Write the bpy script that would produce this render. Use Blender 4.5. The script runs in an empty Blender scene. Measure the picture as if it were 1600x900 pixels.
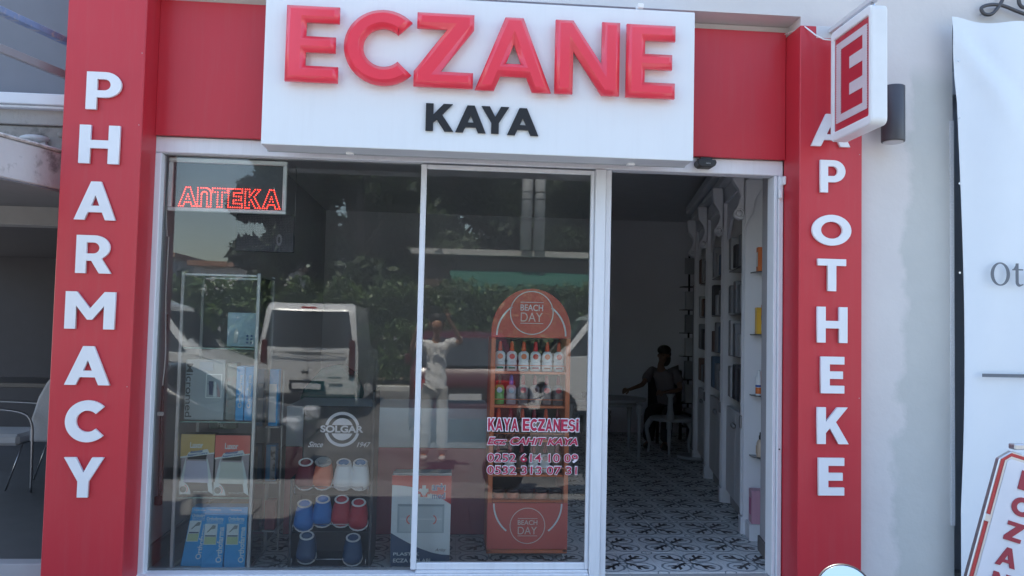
import bpy, bmesh, math, random
from mathutils import Vector, Matrix, Euler
import numpy as np
random.seed(4)
R=math.radians
S=bpy.context.scene
COL=S.collection
# ---------------------------------------------------------------- camera
cam=bpy.data.cameras.new("camera"); co=bpy.data.objects.new("camera",cam); COL.objects.link(co)
yaw,pit,rol=0.07974133,0.04704314,0.02240796
f_=Vector((math.sin(yaw)*math.cos(pit),math.cos(yaw)*math.cos(pit),math.sin(pit)))
r_=f_.cross(Vector((0,0,1))).normalized(); u_=r_.cross(f_)
r2=r_*math.cos(rol)+u_*math.sin(rol); u2=-r_*math.sin(rol)+u_*math.cos(rol)
M=Matrix((( r2.x,u2.x,-f_.x,0),(r2.y,u2.y,-f_.y,-4.1),(r2.z,u2.z,-f_.z,1.28),(0,0,0,1)))
co.matrix_world=M
cam.sensor_width=36; cam.lens=36*1240/1600; cam.clip_start=.02; cam.clip_end=500
S.camera=co
# ---------------------------------------------------------------- sky, sun, exposure
EL,AZ=R(64),R(-14)
w=bpy.data.worlds.new("World"); S.world=w; w.use_nodes=True
nt=w.node_tree; bg=nt.nodes['Background']; sk=nt.nodes.new('ShaderNodeTexSky'); sk.sky_type='NISHITA'; sk.sun_disc=False
sk.sun_elevation=EL; sk.sun_rotation=AZ; sk.air_density=1.2; sk.dust_density=1.3
nt.links.new(sk.outputs[0],bg.inputs[0]); bg.inputs[1].default_value=.14
sl=bpy.data.lights.new("sun",'SUN'); sl.energy=4.2; sl.angle=R(.5); sl.color=(1,.95,.87)
so=bpy.data.objects.new("sun",sl); COL.objects.link(so)
so.rotation_euler=Vector((math.sin(AZ)*math.cos(EL),math.cos(AZ)*math.cos(EL),math.sin(EL))).to_track_quat('Z','Y').to_euler()
S.view_settings.view_transform='Standard'; S.view_settings.look='None'; S.view_settings.exposure=1.75; S.view_settings.gamma=1
S.cycles.max_bounces=10; S.cycles.transparent_max_bounces=24; S.cycles.glossy_bounces=5; S.cycles.diffuse_bounces=5
S.cycles.sample_clamp_indirect=6
# ---------------------------------------------------------------- materials
MATS={}
def mat(name,c,rough=.55,metal=0,coat=0,var=.08,scale=9,bump=.0,bscale=60,emit=None,spec=.5,c2=None,c2scale=3,c2t=.55,coatr=.1,streak=0):
    if name in MATS: return MATS[name]
    m=bpy.data.materials.new(name); m.use_nodes=True; n=m.node_tree.nodes; l=m.node_tree.links
    b=n['Principled BSDF']; b.inputs['Roughness'].default_value=rough; b.inputs['Metallic'].default_value=metal
    b.inputs['Coat Weight'].default_value=coat; b.inputs['Coat Roughness'].default_value=coatr; b.inputs['Specular IOR Level'].default_value=spec
    tc=n.new('ShaderNodeTexCoord'); no=n.new('ShaderNodeTexNoise'); no.inputs['Scale'].default_value=scale; no.inputs['Detail'].default_value=6
    l.new(tc.outputs['Object'],no.inputs['Vector'])
    mx=n.new('ShaderNodeMix'); mx.data_type='RGBA'
    mx.inputs[6].default_value=(*[max(0,x*(1-var)) for x in c],1); mx.inputs[7].default_value=(*[min(1,x*(1+var)) for x in c],1)
    l.new(no.outputs[0],mx.inputs[0]); out=mx.outputs[2]
    if c2:
        n2=n.new('ShaderNodeTexNoise'); n2.inputs['Scale'].default_value=c2scale; n2.inputs['Detail'].default_value=8; n2.inputs['Roughness'].default_value=.65
        l.new(tc.outputs['Object'],n2.inputs['Vector'])
        mr=n.new('ShaderNodeMapRange'); mr.inputs[1].default_value=c2t-.06; mr.inputs[2].default_value=c2t+.08; l.new(n2.outputs[0],mr.inputs[0])
        m2=n.new('ShaderNodeMix'); m2.data_type='RGBA'; l.new(mr.outputs[0],m2.inputs[0]); l.new(out,m2.inputs[6]); m2.inputs[7].default_value=(*c2,1); out=m2.outputs[2]
    if streak:   # faint rain and dust streaks running down the surface
        mp=n.new('ShaderNodeMapping'); mp.inputs['Scale'].default_value=(14,14,.9); l.new(tc.outputs['Object'],mp.inputs[0])
        n4=n.new('ShaderNodeTexNoise'); n4.inputs['Scale'].default_value=2.2; n4.inputs['Detail'].default_value=9; n4.inputs['Roughness'].default_value=.75; l.new(mp.outputs[0],n4.inputs['Vector'])
        r4=n.new('ShaderNodeMapRange'); r4.inputs[1].default_value=.48; r4.inputs[2].default_value=.8; r4.inputs[3].default_value=0; r4.inputs[4].default_value=streak; l.new(n4.outputs[0],r4.inputs[0])
        m4=n.new('ShaderNodeMix'); m4.data_type='RGBA'; l.new(r4.outputs[0],m4.inputs[0]); l.new(out,m4.inputs[6]); m4.inputs[7].default_value=(.34,.31,.29,1); out=m4.outputs[2]
        r5=n.new('ShaderNodeMapRange'); r5.inputs[3].default_value=rough; r5.inputs[4].default_value=min(1,rough+.25); l.new(n4.outputs[0],r5.inputs[0]); l.new(r5.outputs[0],b.inputs['Roughness'])
    l.new(out,b.inputs['Base Color'])
    if bump:
        nb=n.new('ShaderNodeTexNoise'); nb.inputs['Scale'].default_value=bscale; nb.inputs['Detail'].default_value=5; l.new(tc.outputs['Object'],nb.inputs['Vector'])
        bp=n.new('ShaderNodeBump'); bp.inputs['Strength'].default_value=bump; bp.inputs['Distance'].default_value=.01
        l.new(nb.outputs[0],bp.inputs['Height']); l.new(bp.outputs[0],b.inputs['Normal'])
    if emit:
        b.inputs['Emission Color'].default_value=(*c,1); b.inputs['Emission Strength'].default_value=emit
    MATS[name]=m; return m
def glass_mat(name,tint=(.93,.95,.95),ior=1.5,extra=0.0,dust_veil=.003):
    m=bpy.data.materials.new(name); m.use_nodes=True; n=m.node_tree.nodes; l=m.node_tree.links; n.remove(n['Principled BSDF'])
    t=n.new('ShaderNodeBsdfTransparent'); t.inputs[0].default_value=(*tint,1); g=n.new('ShaderNodeBsdfGlossy'); g.inputs['Roughness'].default_value=0
    fr=n.new('ShaderNodeFresnel'); fr.inputs[0].default_value=ior; mx=n.new('ShaderNodeMixShader')
    ad=n.new('ShaderNodeMath'); ad.operation='ADD'; ad.inputs[1].default_value=extra; l.new(fr.outputs[0],ad.inputs[0])
    # fine waviness of float glass
    tc=n.new('ShaderNodeTexCoord'); no=n.new('ShaderNodeTexNoise'); no.inputs['Scale'].default_value=1.3; no.inputs['Detail'].default_value=1
    l.new(tc.outputs['Object'],no.inputs['Vector']); bp=n.new('ShaderNodeBump'); bp.inputs['Strength'].default_value=.05; bp.inputs['Distance'].default_value=.02
    l.new(no.outputs[0],bp.inputs['Height']); l.new(bp.outputs[0],g.inputs['Normal'])
    l.new(ad.outputs[0],mx.inputs[0]); l.new(t.outputs[0],mx.inputs[1]); l.new(g.outputs[0],mx.inputs[2])
    d=n.new('ShaderNodeBsdfDiffuse'); d.inputs[0].default_value=(.75,.76,.76,1); m2=n.new('ShaderNodeMixShader')  # dust smears, with a pale haze painted in to lift the blacks behind
    mp=n.new('ShaderNodeMapping'); mp.inputs['Scale'].default_value=(3,3,1.2); l.new(tc.outputs['Object'],mp.inputs[0])
    nd=n.new('ShaderNodeTexNoise'); nd.inputs['Scale'].default_value=2.2; nd.inputs['Detail'].default_value=9; nd.inputs['Roughness'].default_value=.7; l.new(mp.outputs[0],nd.inputs['Vector'])
    mr=n.new('ShaderNodeMapRange'); mr.inputs[1].default_value=.35; mr.inputs[2].default_value=.75; mr.inputs[3].default_value=dust_veil*.5; mr.inputs[4].default_value=dust_veil*2; l.new(nd.outputs[0],mr.inputs[0])
    l.new(mr.outputs[0],m2.inputs[0]); l.new(mx.outputs[0],m2.inputs[1]); l.new(d.outputs[0],m2.inputs[2]); l.new(m2.outputs[0],n['Material Output'].inputs[0])
    return m
GLASS=glass_mat('window_glass',(.955,.975,.97),1.50,.008,.009); CLEAR=glass_mat('clear_glass',(.965,.985,.98),1.35)
class Ex:   # tiny expression wrapper round Math nodes
    def __init__(s,nt,sock): s.nt=nt; s.s=sock
    def op(s,o,*a):
        n=s.nt.nodes.new('ShaderNodeMath'); n.operation=o
        for i,v in enumerate((s,)+a):
            if isinstance(v,Ex): s.nt.links.new(v.s,n.inputs[i])
            else: n.inputs[i].default_value=v
        return Ex(s.nt,n.outputs[0])
    def __add__(s,o): return s.op('ADD',o)
    def __sub__(s,o): return s.op('SUBTRACT',o)
    def __mul__(s,o): return s.op('MULTIPLY',o)
    def abs(s): return s.op('ABSOLUTE')
    def lt(s,o): return s.op('LESS_THAN',o)
    def gt(s,o): return s.op('GREATER_THAN',o)
    def mx(s,o): return s.op('MAXIMUM',o)
    def mn(s,o): return s.op('MINIMUM',o)
def hyp(a,b): return (a*a+b*b).op('SQRT')
TS=.1815
def tile_mat():
    m=bpy.data.materials.new('patterned_cement_tile'); m.use_nodes=True; nt=m.node_tree; n=nt.nodes; l=nt.links
    tc=n.new('ShaderNodeTexCoord'); sp=n.new('ShaderNodeSeparateXYZ'); l.new(tc.outputs['Object'],sp.inputs[0])
    no=n.new('ShaderNodeTexNoise'); no.inputs['Scale'].default_value=45; l.new(tc.outputs['Object'],no.inputs['Vector'])
    jit=(Ex(nt,no.outputs[0])-.5)*.05
    x=Ex(nt,sp.outputs[0])*(1/TS)+jit; y=Ex(nt,sp.outputs[1])*(1/TS)-jit
    t=(x+y)*.7071; s=((x-y)*.7071).abs()
    d=hyp(x-.46,y-.46)
    ring=(d-.42).abs().lt(.035)
    d2=hyp(x-1,y-1); ring2=(d2-.16).abs().lt(.02)
    arm=s.lt(.055).mn(t.lt(.85))
    head=(t-(s*1.1+.52)).abs().lt(.075).mn(s.lt(.23))
    head2=(t-(s*.9+.28)).abs().lt(.045).mn(s.lt(.13))
    tip=hyp(t-.83,s).lt(.085)
    ctr=(hyp(x,y)-.1).abs().lt(.03)
    dark=arm.mx(head).mx(head2).mx(tip).mn(hyp(x,y).gt(.13))
    grey=ring.mx(ring2).mx(ctr)
    m1=n.new('ShaderNodeMix'); m1.data_type='RGBA'; m1.inputs[6].default_value=(.70,.73,.73,1); m1.inputs[7].default_value=(.22,.26,.28,1); l.new(grey.s,m1.inputs[0])
    m2=n.new('ShaderNodeMix'); m2.data_type='RGBA'; l.new(dark.s,m2.inputs[0]); l.new(m1.outputs[2],m2.inputs[6]); m2.inputs[7].default_value=(.035,.035,.04,1)
    n3=n.new('ShaderNodeTexNoise'); n3.inputs['Scale'].default_value=8; n3.inputs['Detail'].default_value=6
    ge=n.new('ShaderNodeNewGeometry'); l.new(ge.outputs['Position'],n3.inputs['Vector'])
    m3=n.new('ShaderNodeMix'); m3.data_type='RGBA'; m3.blend_type='MULTIPLY'; m3.inputs[0].default_value=.35; l.new(m2.outputs[2],m3.inputs[6]); l.new(n3.outputs[0],m3.inputs[7])
    b=n['Principled BSDF']; l.new(m3.outputs[2],b.inputs['Base Color']); b.inputs['Roughness'].default_value=.42
    return m
TILE=tile_mat()
white_paint=mat('white_powder_coat',(.78,.80,.84),.4,var=.04,scale=4,bump=.03,bscale=30,streak=.2)
sign_white=mat('white_sign_face',(.80,.83,.86),.35,var=.03,scale=2,streak=.06)
red_panel=mat('red_composite_panel',(.55,.020,.036),.42,coat=.25,var=.07,scale=2.5,bump=.06,bscale=2.2,coatr=.22,streak=.08)
red_letter=mat('red_acrylic',(.88,.05,.085),.3,coat=.5,var=.05,scale=5)
black_letter=mat('black_acrylic',(.015,.015,.018),.45)
white_letter=mat('white_acrylic',(.80,.81,.85),.4,var=.03)
alu=mat('brushed_aluminium',(.55,.57,.6),.35,metal=.9)
dark_metal=mat('dark_grey_metal',(.08,.08,.09),.45,metal=.3)
black_plastic=mat('black_plastic',(.02,.02,.022),.4)
white_plastic=mat('white_plastic',(.86,.87,.88),.4)
chrome=mat('chrome',(.7,.7,.72),.12,metal=1)
wall_paint=mat('off_white_render',(.64,.62,.62),.85,var=.05,scale=3,bump=.25,bscale=25)
int_wall=mat('interior_grey_wall',(.46,.45,.48),.9,var=.06,scale=2)
int_dark=mat('interior_back_wall',(.72,.73,.78),.9,var=.08,scale=1.5)
cab_white=mat('cabinet_white_lacquer',(.72,.73,.76),.4,var=.04)
# ---------------------------------------------------------------- mesh helpers
class MB:
    def __init__(s): s.v=[]; s.f=[]; s.sm=[]
    def add(s,vs,fs,smooth=False):
        o=len(s.v); s.v+=[Vector(v) for v in vs]; s.f+=[[i+o for i in f] for f in fs]; s.sm+=[smooth]*len(fs); return s
    def box(s,x0,x1,y0,y1,z0,z1,mtx=None):
        vs=[Vector(p) for p in ((x0,y0,z0),(x1,y0,z0),(x1,y1,z0),(x0,y1,z0),(x0,y0,z1),(x1,y0,z1),(x1,y1,z1),(x0,y1,z1))]
        if mtx: vs=[mtx@v for v in vs]
        return s.add(vs,[(0,3,2,1),(4,5,6,7),(0,1,5,4),(1,2,6,5),(2,3,7,6),(3,0,4,7)])
    def prism(s,pts,y0,y1,mtx=None):     # polygon in XZ (ccw seen from -Y), thickness along Y
        n=len(pts); vs=[Vector((p[0],y0,p[1])) for p in pts]+[Vector((p[0],y1,p[1])) for p in pts]
        if mtx: vs=[mtx@v for v in vs]
        return s.add(vs,[list(range(n)),list(range(2*n-1,n-1,-1))]+[((i+1)%n,i,i+n,(i+1)%n+n) for i in range(n)])
    def tube(s,path,r,n=8,smooth=True,cap=True):
        path=[Vector(p) for p in path]; rs=r if isinstance(r,(list,tuple)) else [r]*len(path)
        vs=[]; prev=None
        for i,p in enumerate(path):
            t=((path[min(i+1,len(path)-1)]-path[max(i-1,0)])).normalized()
            if prev is None: a=t.orthogonal().normalized()
            else: a=(prev-t*prev.dot(t)).normalized()
            prev=a; b=t.cross(a)
            for k in range(n):
                an=2*math.pi*k/n; vs.append(p+(a*math.cos(an)+b*math.sin(an))*rs[i])
        fs=[]
        for i in range(len(path)-1):
            for k in range(n): fs.append((i*n+k,i*n+(k+1)%n,(i+1)*n+(k+1)%n,(i+1)*n+k))
        s.add(vs,fs,smooth)
        if cap: o=len(s.v)-len(vs); s.f+=[[o+k for k in range(n-1,-1,-1)],[o+(len(path)-1)*n+k for k in range(n)]]; s.sm+=[False,False]
        return s
    def lathe(s,prof,c=(0,0,0),n=16,sx=1,sy=1,mtx=None,smooth=True):   # prof [(r,z)], axis Z
        vs=[]
        for r,z in prof:
            for k in range(n):
                an=2*math.pi*k/n; v=Vector((r*math.cos(an)*sx,r*math.sin(an)*sy,z)); vs.append((mtx@v if mtx else v)+Vector(c))
        fs=[(i*n+k,i*n+(k+1)%n,(i+1)*n+(k+1)%n,(i+1)*n+k) for i in range(len(prof)-1) for k in range(n)]
        fs+= [list(range(n-1,-1,-1)),[(len(prof)-1)*n+k for k in range(n)]]
        o=len(s.v); s.v+=vs; s.f+=[[i+o for i in f] for f in fs]; s.sm+=[smooth]*(len(fs)-2)+[False,False]; return s
    def ell(s,c,rx,ry,rz,n=12,m=8):
        prof=[(max(1e-4,math.sin(math.pi*i/m)),-math.cos(math.pi*i/m)) for i in range(m+1)]
        return s.lathe(prof,c,n,mtx=Matrix.Diagonal((rx,ry,rz)).to_4x4())
    def ring(s,cx,cz,r0,r1,y0,y1,a0=0,a1=360,n=40):      # flat ring in XZ
        full=abs(a1-a0)>=360; k=n if full else n+1
        an=[R(a0+(a1-a0)*i/n) for i in range(k)]
        vs=[]
        for a in an:
            for rr,yy in ((r1,y0),(r0,y0),(r0,y1),(r1,y1)): vs.append((cx+rr*math.cos(a),yy,cz+rr*math.sin(a)))
        fs=[]
        for i in range(n):
            j=(i+1)%k
            for q in range(4): fs.append((i*4+q,i*4+(q+1)%4,j*4+(q+1)%4,j*4+q))
        if not full: fs+=[(0,3,2,1),(n*4,n*4+1,n*4+2,n*4+3)]
        return s.add(vs,fs)
    def build(s,name,m,parent=None,world=True,bevel=0,seg=1,kind=None,subsurf=0,loc=None):
        me=bpy.data.meshes.new(name); off=Vector((0,0,0))
        if parent is not None and world:
            p=parent
            while p is not None: off+=Vector(p.location); p=p.parent
        if loc is not None: off=Vector(loc)
        me.from_pydata([tuple(v-off) for v in s.v],[],s.f)
        for i,p in enumerate(me.polygons): p.use_smooth=s.sm[i]
        bm=bmesh.new(); bm.from_mesh(me); bmesh.ops.recalc_face_normals(bm,faces=bm.faces)
        if bevel:
            es=[e for e in bm.edges if len(e.link_faces)==2 and e.calc_face_angle(0)>.5]
            try: bmesh.ops.bevel(bm,geom=es,offset=bevel,segments=seg,affect='EDGES',profile=.5,clamp_overlap=True)
            except Exception: pass
        bm.to_mesh(me); bm.free()
        o=bpy.data.objects.new(name,me); me.materials.append(m); COL.objects.link(o)
        if parent is not None: o.parent=parent
        if loc is not None: o.location=loc
        if kind: o['kind']=kind
        return o
def tag(o,label=None,cat=None,group=None,kind=None):
    if label: o['label']=label
    if cat: o['category']=cat
    if group: o['group']=group
    if kind: o['kind']=kind
    return o
def thing(name,label,cat,loc=(0,0,0),rz=0,group=None):
    o=bpy.data.objects.new(name,None); COL.objects.link(o); o.location=loc; o.rotation_euler=(0,0,rz); o.empty_display_size=.1
    return tag(o,label,cat,group)
def bx(name,m,parent,*a,bevel=.003,kind=None,**k): return MB().box(*a).build(name,m,parent,bevel=bevel,kind=kind,**k)
def dup(root,loc,rz=None,label=None,group=None,mats=None):
    r=root.copy(); COL.objects.link(r); r.location=loc
    if rz is not None: r.rotation_euler=(0,0,rz)
    if label: r['label']=label
    if group: r['group']=group
    def rec(a,b):
        for ch in [c for c in list(a.children) if c is not b]:
            c=ch.copy(); COL.objects.link(c); c.parent=b
            if mats and ch.name.split('.')[0] in mats:
                c.material_slots[0].link='OBJECT'; c.material_slots[0].material=mats[ch.name.split('.')[0]]
            rec(ch,c)
    rec(root,r); return r
# ---------------------------------------------------------------- lettering
def arc(cx,cy,rx,ry,a0,a1,n=18): return [(cx+rx*math.cos(R(a0+(a1-a0)*i/n)),cy+ry*math.sin(R(a0+(a1-a0)*i/n))) for i in range(n+1)]
G={
'E':[[(0,0),(.66,0),(.66,.21),(.25,.21),(.25,.395),(.62,.395),(.62,.6),(.25,.6),(.25,.79),(.66,.79),(.66,1),(0,1)]],
'C':[arc(.5,.5,.5,.5,44,316,34)+arc(.5,.5,.255,.255,316,44,34)],
'Z':[[(0,0),(.80,0),(.80,.21),(.36,.21),(.80,.8),(.80,1),(.03,1),(.03,.79),(.44,.79),(0,.2)]],
'A':[[(0,0),(.25,0),(.33,.2),(.67,.2),(.75,0),(1,0),(.62,1),(.38,1)],[(.40,.37),(.5,.64),(.60,.37)]],
'N':[[(0,0),(.235,0),(.235,.58),(.61,0),(.84,0),(.84,1),(.605,1),(.605,.42),(.23,1),(0,1)]],
'K':[[(0,0),(.24,0),(.24,.3),(.35,.43),(.6,0),(.88,0),(.52,.6),(.85,1),(.56,1),(.24,.6),(.24,1),(0,1)]],
'Y':[[(.32,0),(.56,0),(.56,.4),(.88,1),(.62,1),(.44,.62),(.26,1),(0,1),(.32,.4)]],
'H':[[(0,0),(.23,0),(.23,.4),(.6,.4),(.6,0),(.83,0),(.83,1),(.6,1),(.6,.61),(.23,.61),(.23,1),(0,1)]],
'M':[[(0,0),(.22,0),(.22,.62),(.45,.25),(.55,.25),(.78,.62),(.78,0),(1,0),(1,1),(.78,1),(.5,.55),(.22,1),(0,1)]],
'O':[arc(.5,.5,.5,.5,0,350,35),arc(.5,.5,.275,.275,0,350,35)],
'T':[[(.28,0),(.52,0),(.52,.79),(.8,.79),(.8,1),(0,1),(0,.79),(.28,.79)]],
'P':[[(0,0),(.24,0),(.24,.32),(.42,.32)]+arc(.42,.66,.36,.34,-90,90,16)+[(0,1)],[(.24,.51),(.24,.81),(.40,.81)]+arc(.40,.66,.14,.15,90,-90,10)],
'R':[[(0,0),(.24,0),(.24,.33),(.36,.33),(.55,0),(.83,0),(.60,.38)]+arc(.42,.68,.36,.32,-58,90,14)+[(0,1)],[(.24,.52),(.24,.81),(.40,.81)]+arc(.40,.665,.14,.145,90,-90,10)],
'n':[[(0,0),(.24,0),(.24,.62)]+arc(.42,.66,.18,.14,180,0,8)+[(.60,0),(.84,0),(.84,.7)]+arc(.5,.68,.34,.32,0,90,8)+[(.2,1),(0,1)]],
}
G['S']=[arc(.36,.28,.34,.28,205,360,12)+arc(.36,.30,.34,.29,0,90,9)+arc(.33,.725,.12,.115,270,90,10)+arc(.35,.72,.12,.12,80,10,6)+arc(.35,.70,.33,.30,18,180,14)+arc(.35,.70,.33,.29,180,270,9)+arc(.36,.29,.12,.125,90,-90,10)+arc(.36,.28,.12,.115,270,200,6)]
G['I']=[[(0,0),(.24,0),(.24,.76),(0,.76)],[(0,.84),(.24,.84),(.24,1.03),(0,1.03)]]
def glyph(name,ch,m,parent,x0,x1,z0,z1,y,depth,bevel=0,rot=0,piv=None,grow=0):
    cu=bpy.data.curves.new('g','CURVE'); cu.dimensions='2D'; cu.fill_mode='BOTH'; cs=G[ch]
    W=max(p[0] for p in cs[0]); ox=min(p[0] for p in cs[0])
    for c in cs:
        sp=cu.splines.new('POLY'); sp.points.add(len(c)-1); sp.use_cyclic_u=True
        for i,p in enumerate(c): sp.points[i].co=(x0+(p[0]-ox)/(W-ox)*(x1-x0),z0+p[1]*(z1-z0),0,1)
    cu.extrude=max(.0005,(depth-2*bevel)/2 if bevel else depth/2)
    if grow: cu.offset=grow
    if bevel: cu.bevel_depth=bevel; cu.bevel_resolution=0; cu.offset=-bevel
    return curve_to(name,cu,m,parent,y,depth,rot=rot,piv=piv)
def curve_to(name,cu,m,parent,y,depth,fit=None,shear=0,rot=0,piv=None,map3=None):
    ob=bpy.data.objects.new('g',cu); COL.objects.link(ob); dg=bpy.context.evaluated_depsgraph_get()
    me=bpy.data.meshes.new_from_object(ob.evaluated_get(dg)); bpy.data.objects.remove(ob); bpy.data.curves.remove(cu)
    vs=[Vector(v.co) for v in me.vertices]
    if shear: vs=[Vector((v.x+v.y*shear,v.y,v.z)) for v in vs]
    if fit:
        a0=min(v.x for v in vs);a1=max(v.x for v in vs);b0=min(v.y for v in vs);b1=max(v.y for v in vs)
        X0,X1,Z0,Z1=fit
        vs=[Vector((X0+(v.x-a0)/(a1-a0)*(X1-X0),Z0+(v.y-b0)/(b1-b0)*(Z1-Z0),v.z)) for v in vs]
    if rot:
        c=Vector((piv[0],piv[1],0)) if piv else Vector(((min(v.x for v in vs)+max(v.x for v in vs))/2,(min(v.y for v in vs)+max(v.y for v in vs))/2,0))
        rm=Matrix.Rotation(R(rot),3,'Z'); vs=[c+rm@(v-c) for v in vs]
    off=Vector((0,0,0)); p=parent
    while p is not None: off+=Vector(p.location); p=p.parent
    for v,q in zip(me.vertices,vs):
        P=Vector((q.x,y-depth/2-q.z,q.y))
        if map3: P=map3(q.x,q.y,q.z)
        v.co=P-off
    me.materials.clear(); me.materials.append(m); me.name=name
    o=bpy.data.objects.new(name,me); COL.objects.link(o)
    if parent is not None: o.parent=parent
    return o
def text(name,body,m,parent,x0,x1,z0,z1,y,depth=.002,offset=0.0,shear=0,rot=0,map3=None,vert=False):
    cu=bpy.data.curves.new('t','FONT'); cu.body=body; cu.size=1; cu.offset=offset; cu.extrude=depth/2
    if vert: return curve_to(name,cu,m,parent,y,depth,fit=(( x0+x1)/2-(z1-z0)/2,(x0+x1)/2+(z1-z0)/2,(z0+z1)/2-(x1-x0)/2,(z0+z1)/2+(x1-x0)/2),rot=vert,map3=map3)
    return curve_to(name,cu,m,parent,y,depth,fit=(x0,x1,z0,z1),shear=shear,rot=rot,map3=map3)
# ================================================================= SETTING
ground=mat('asphalt',(.16,.155,.15),.9,var=.25,scale=30,bump=.3,bscale=90,c2=(.11,.11,.11),c2scale=1.2)
MB().add([(-150,-150,-.32),(150,-150,-.32),(150,40,-.32),(-150,40,-.32)],[(0,1,2,3)]).build('road',ground,kind='structure')
pav=mat('pavement_concrete',(.23,.225,.22),.85,var=.12,scale=12,bump=.2)
pv=bx('pavement',pav,None,-14,14,-3.3,.3,-.6,-.18,bevel=.02,kind='structure')
pvt=[]
base=None
far_k=bx('kerb',mat('kerb_stone',(.55,.54,.5),.8),None,-30,30,-15.2,-14.9,-.5,-.2,bevel=.02,kind='structure')
bx('verge',mat('dry_soil',(.22,.18,.13),.95,bump=.4),None,-60,60,-40,-15.2,-.5,-.21,bevel=0,kind='structure')
# paving slabs as pieces near the shop
slab_m=MB().box(0,.395,0,.395,0,.03); n0=None
for i in range(15):
    for j in range(5):
        L=(-3+i*.4,-2.2+j*.4,-.178)
        if n0 is None: n0=MB().box(0,.392,0,.392,0,.02).build('paving_slab',pav,pv,world=False,bevel=.004); n0.location=L
        else:
            c=n0.copy(); COL.objects.link(c); c.parent=pv; c.location=(L[0],L[1],L[2]+random.uniform(-.002,.002))
# interior floor: screed and tiles
fl=bx('shop_floor',mat('grout',(.3,.3,.3),.9),None,-1.55,3.3,.05,5.6,-.15,-.006,bevel=0,kind='structure')
tiles=[]; proto=None; far=MB()
per=2*TS
cands=[]
for i in range(-5,9):
    for j in range(0,15):
        cx=.965+.02+i*per; cy=.24+j*per
        for q,(sx,sy,a) in enumerate(((1,1,0),(-1,1,90),(-1,-1,180),(1,-1,270))):
            x=cx+sx*TS/2; y=cy+sy*TS/2
            if -1.5<x<2.9 and .05<y<5.5 and x<1.86+.2*y: cands.append((y,cx,cy,a))
cands.sort()
for k,(y,cx,cy,a) in enumerate(cands[:300]):
    if proto is None:
        proto=MB().box(.0008,TS-.0008,.0008,TS-.0008,-.008,0).build('tile',TILE,fl,world=False,bevel=.0006); c=proto
    else: c=proto.copy(); COL.objects.link(c); c.parent=fl
    c.location=(cx,cy,random.uniform(-.0006,.0004)); c.rotation_euler=(0,0,R(a))
# remaining tiles share one sheet per quarter orientation (object-space pattern repeats by modulo)
def tile_far():
    m=TILE.copy(); m.name='patterned_cement_tile_far'; nt=m.node_tree; n=nt.nodes; l=nt.links
    tc=[x for x in n if x.type=='TEX_COORD'][0]; sp=[x for x in n if x.type=='SEPXYZ'][0]
    # fold the plane: distance to the nearest motif centre on each axis
    for i in (0,1):
        outs=[lk.to_socket for lk in l if lk.from_socket==sp.outputs[i]]
        e=Ex(nt,sp.outputs[i]); e=(e*(1/per)+.5); fr=e.op('FRACT')-.5; e=fr.abs()*per
        for t in outs: l.new(e.s,t)
    return m
far=MB()
for (y,cx,cy,a) in cands[300:]:
    sx,sy={0:(1,1),90:(-1,1),180:(-1,-1),270:(1,-1)}[a]
    x0,x1=sorted((cx+sx*.0008,cx+sx*(TS-.0008))); y0,y1=sorted((cy+sy*.0008,cy+sy*(TS-.0008)))
    far.box(x0,x1,y0,y1,-.008,0)
far.v=[v-Vector((.985,.24,0)) for v in far.v]
fo=far.build('far_tile',tile_far(),fl,world=False,kind='stuff'); fo.location=(.985,.24,0)
# shop room shell
def wallquad(name,m,pts,th,kind='structure'):  # vertical wall along polyline pts from z0..z1
    pass
bx('interior_wall_left',int_wall,None,-1.62,-1.50,.06,5.7,-.1,2.75,bevel=0,kind='structure')
bx('interior_wall_back',int_dark,None,-1.6,3.5,5.6,5.75,-.1,2.75,bevel=0,kind='structure')
bx('ceiling',mat('ceiling_paint',(.72,.72,.74),.9),None,-1.7,3.5,.06,5.8,2.62,2.75,bevel=0,kind='structure')
sk1=bx('skirting_board',mat('brown_grey_skirting',(.17,.155,.15),.6),None,-1.497,-1.482,.09,5.6,0,.115,kind='structure')
# right wall follows a line 11.3 degrees off the shop depth
RA=-math.atan(.2); RO=(1.775,.07,0)
rm=Matrix.Translation(RO)@Matrix.Rotation(RA,4,'Z')
MB().box(0,.12,0,.42,-.1,2.7,mtx=rm).build('interior_wall_right',int_wall,kind='structure')
MB().box(.36,.45,.3,6,-.1,2.7,mtx=rm).build('interior_wall_right',int_dark,kind='structure')
MB().box(-.014,-.002,0.03,.42,0,.085,mtx=rm).build('skirting_board',mat('brown_grey_skirting',(.1,.1,.1)),kind='structure',bevel=.002)
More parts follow.
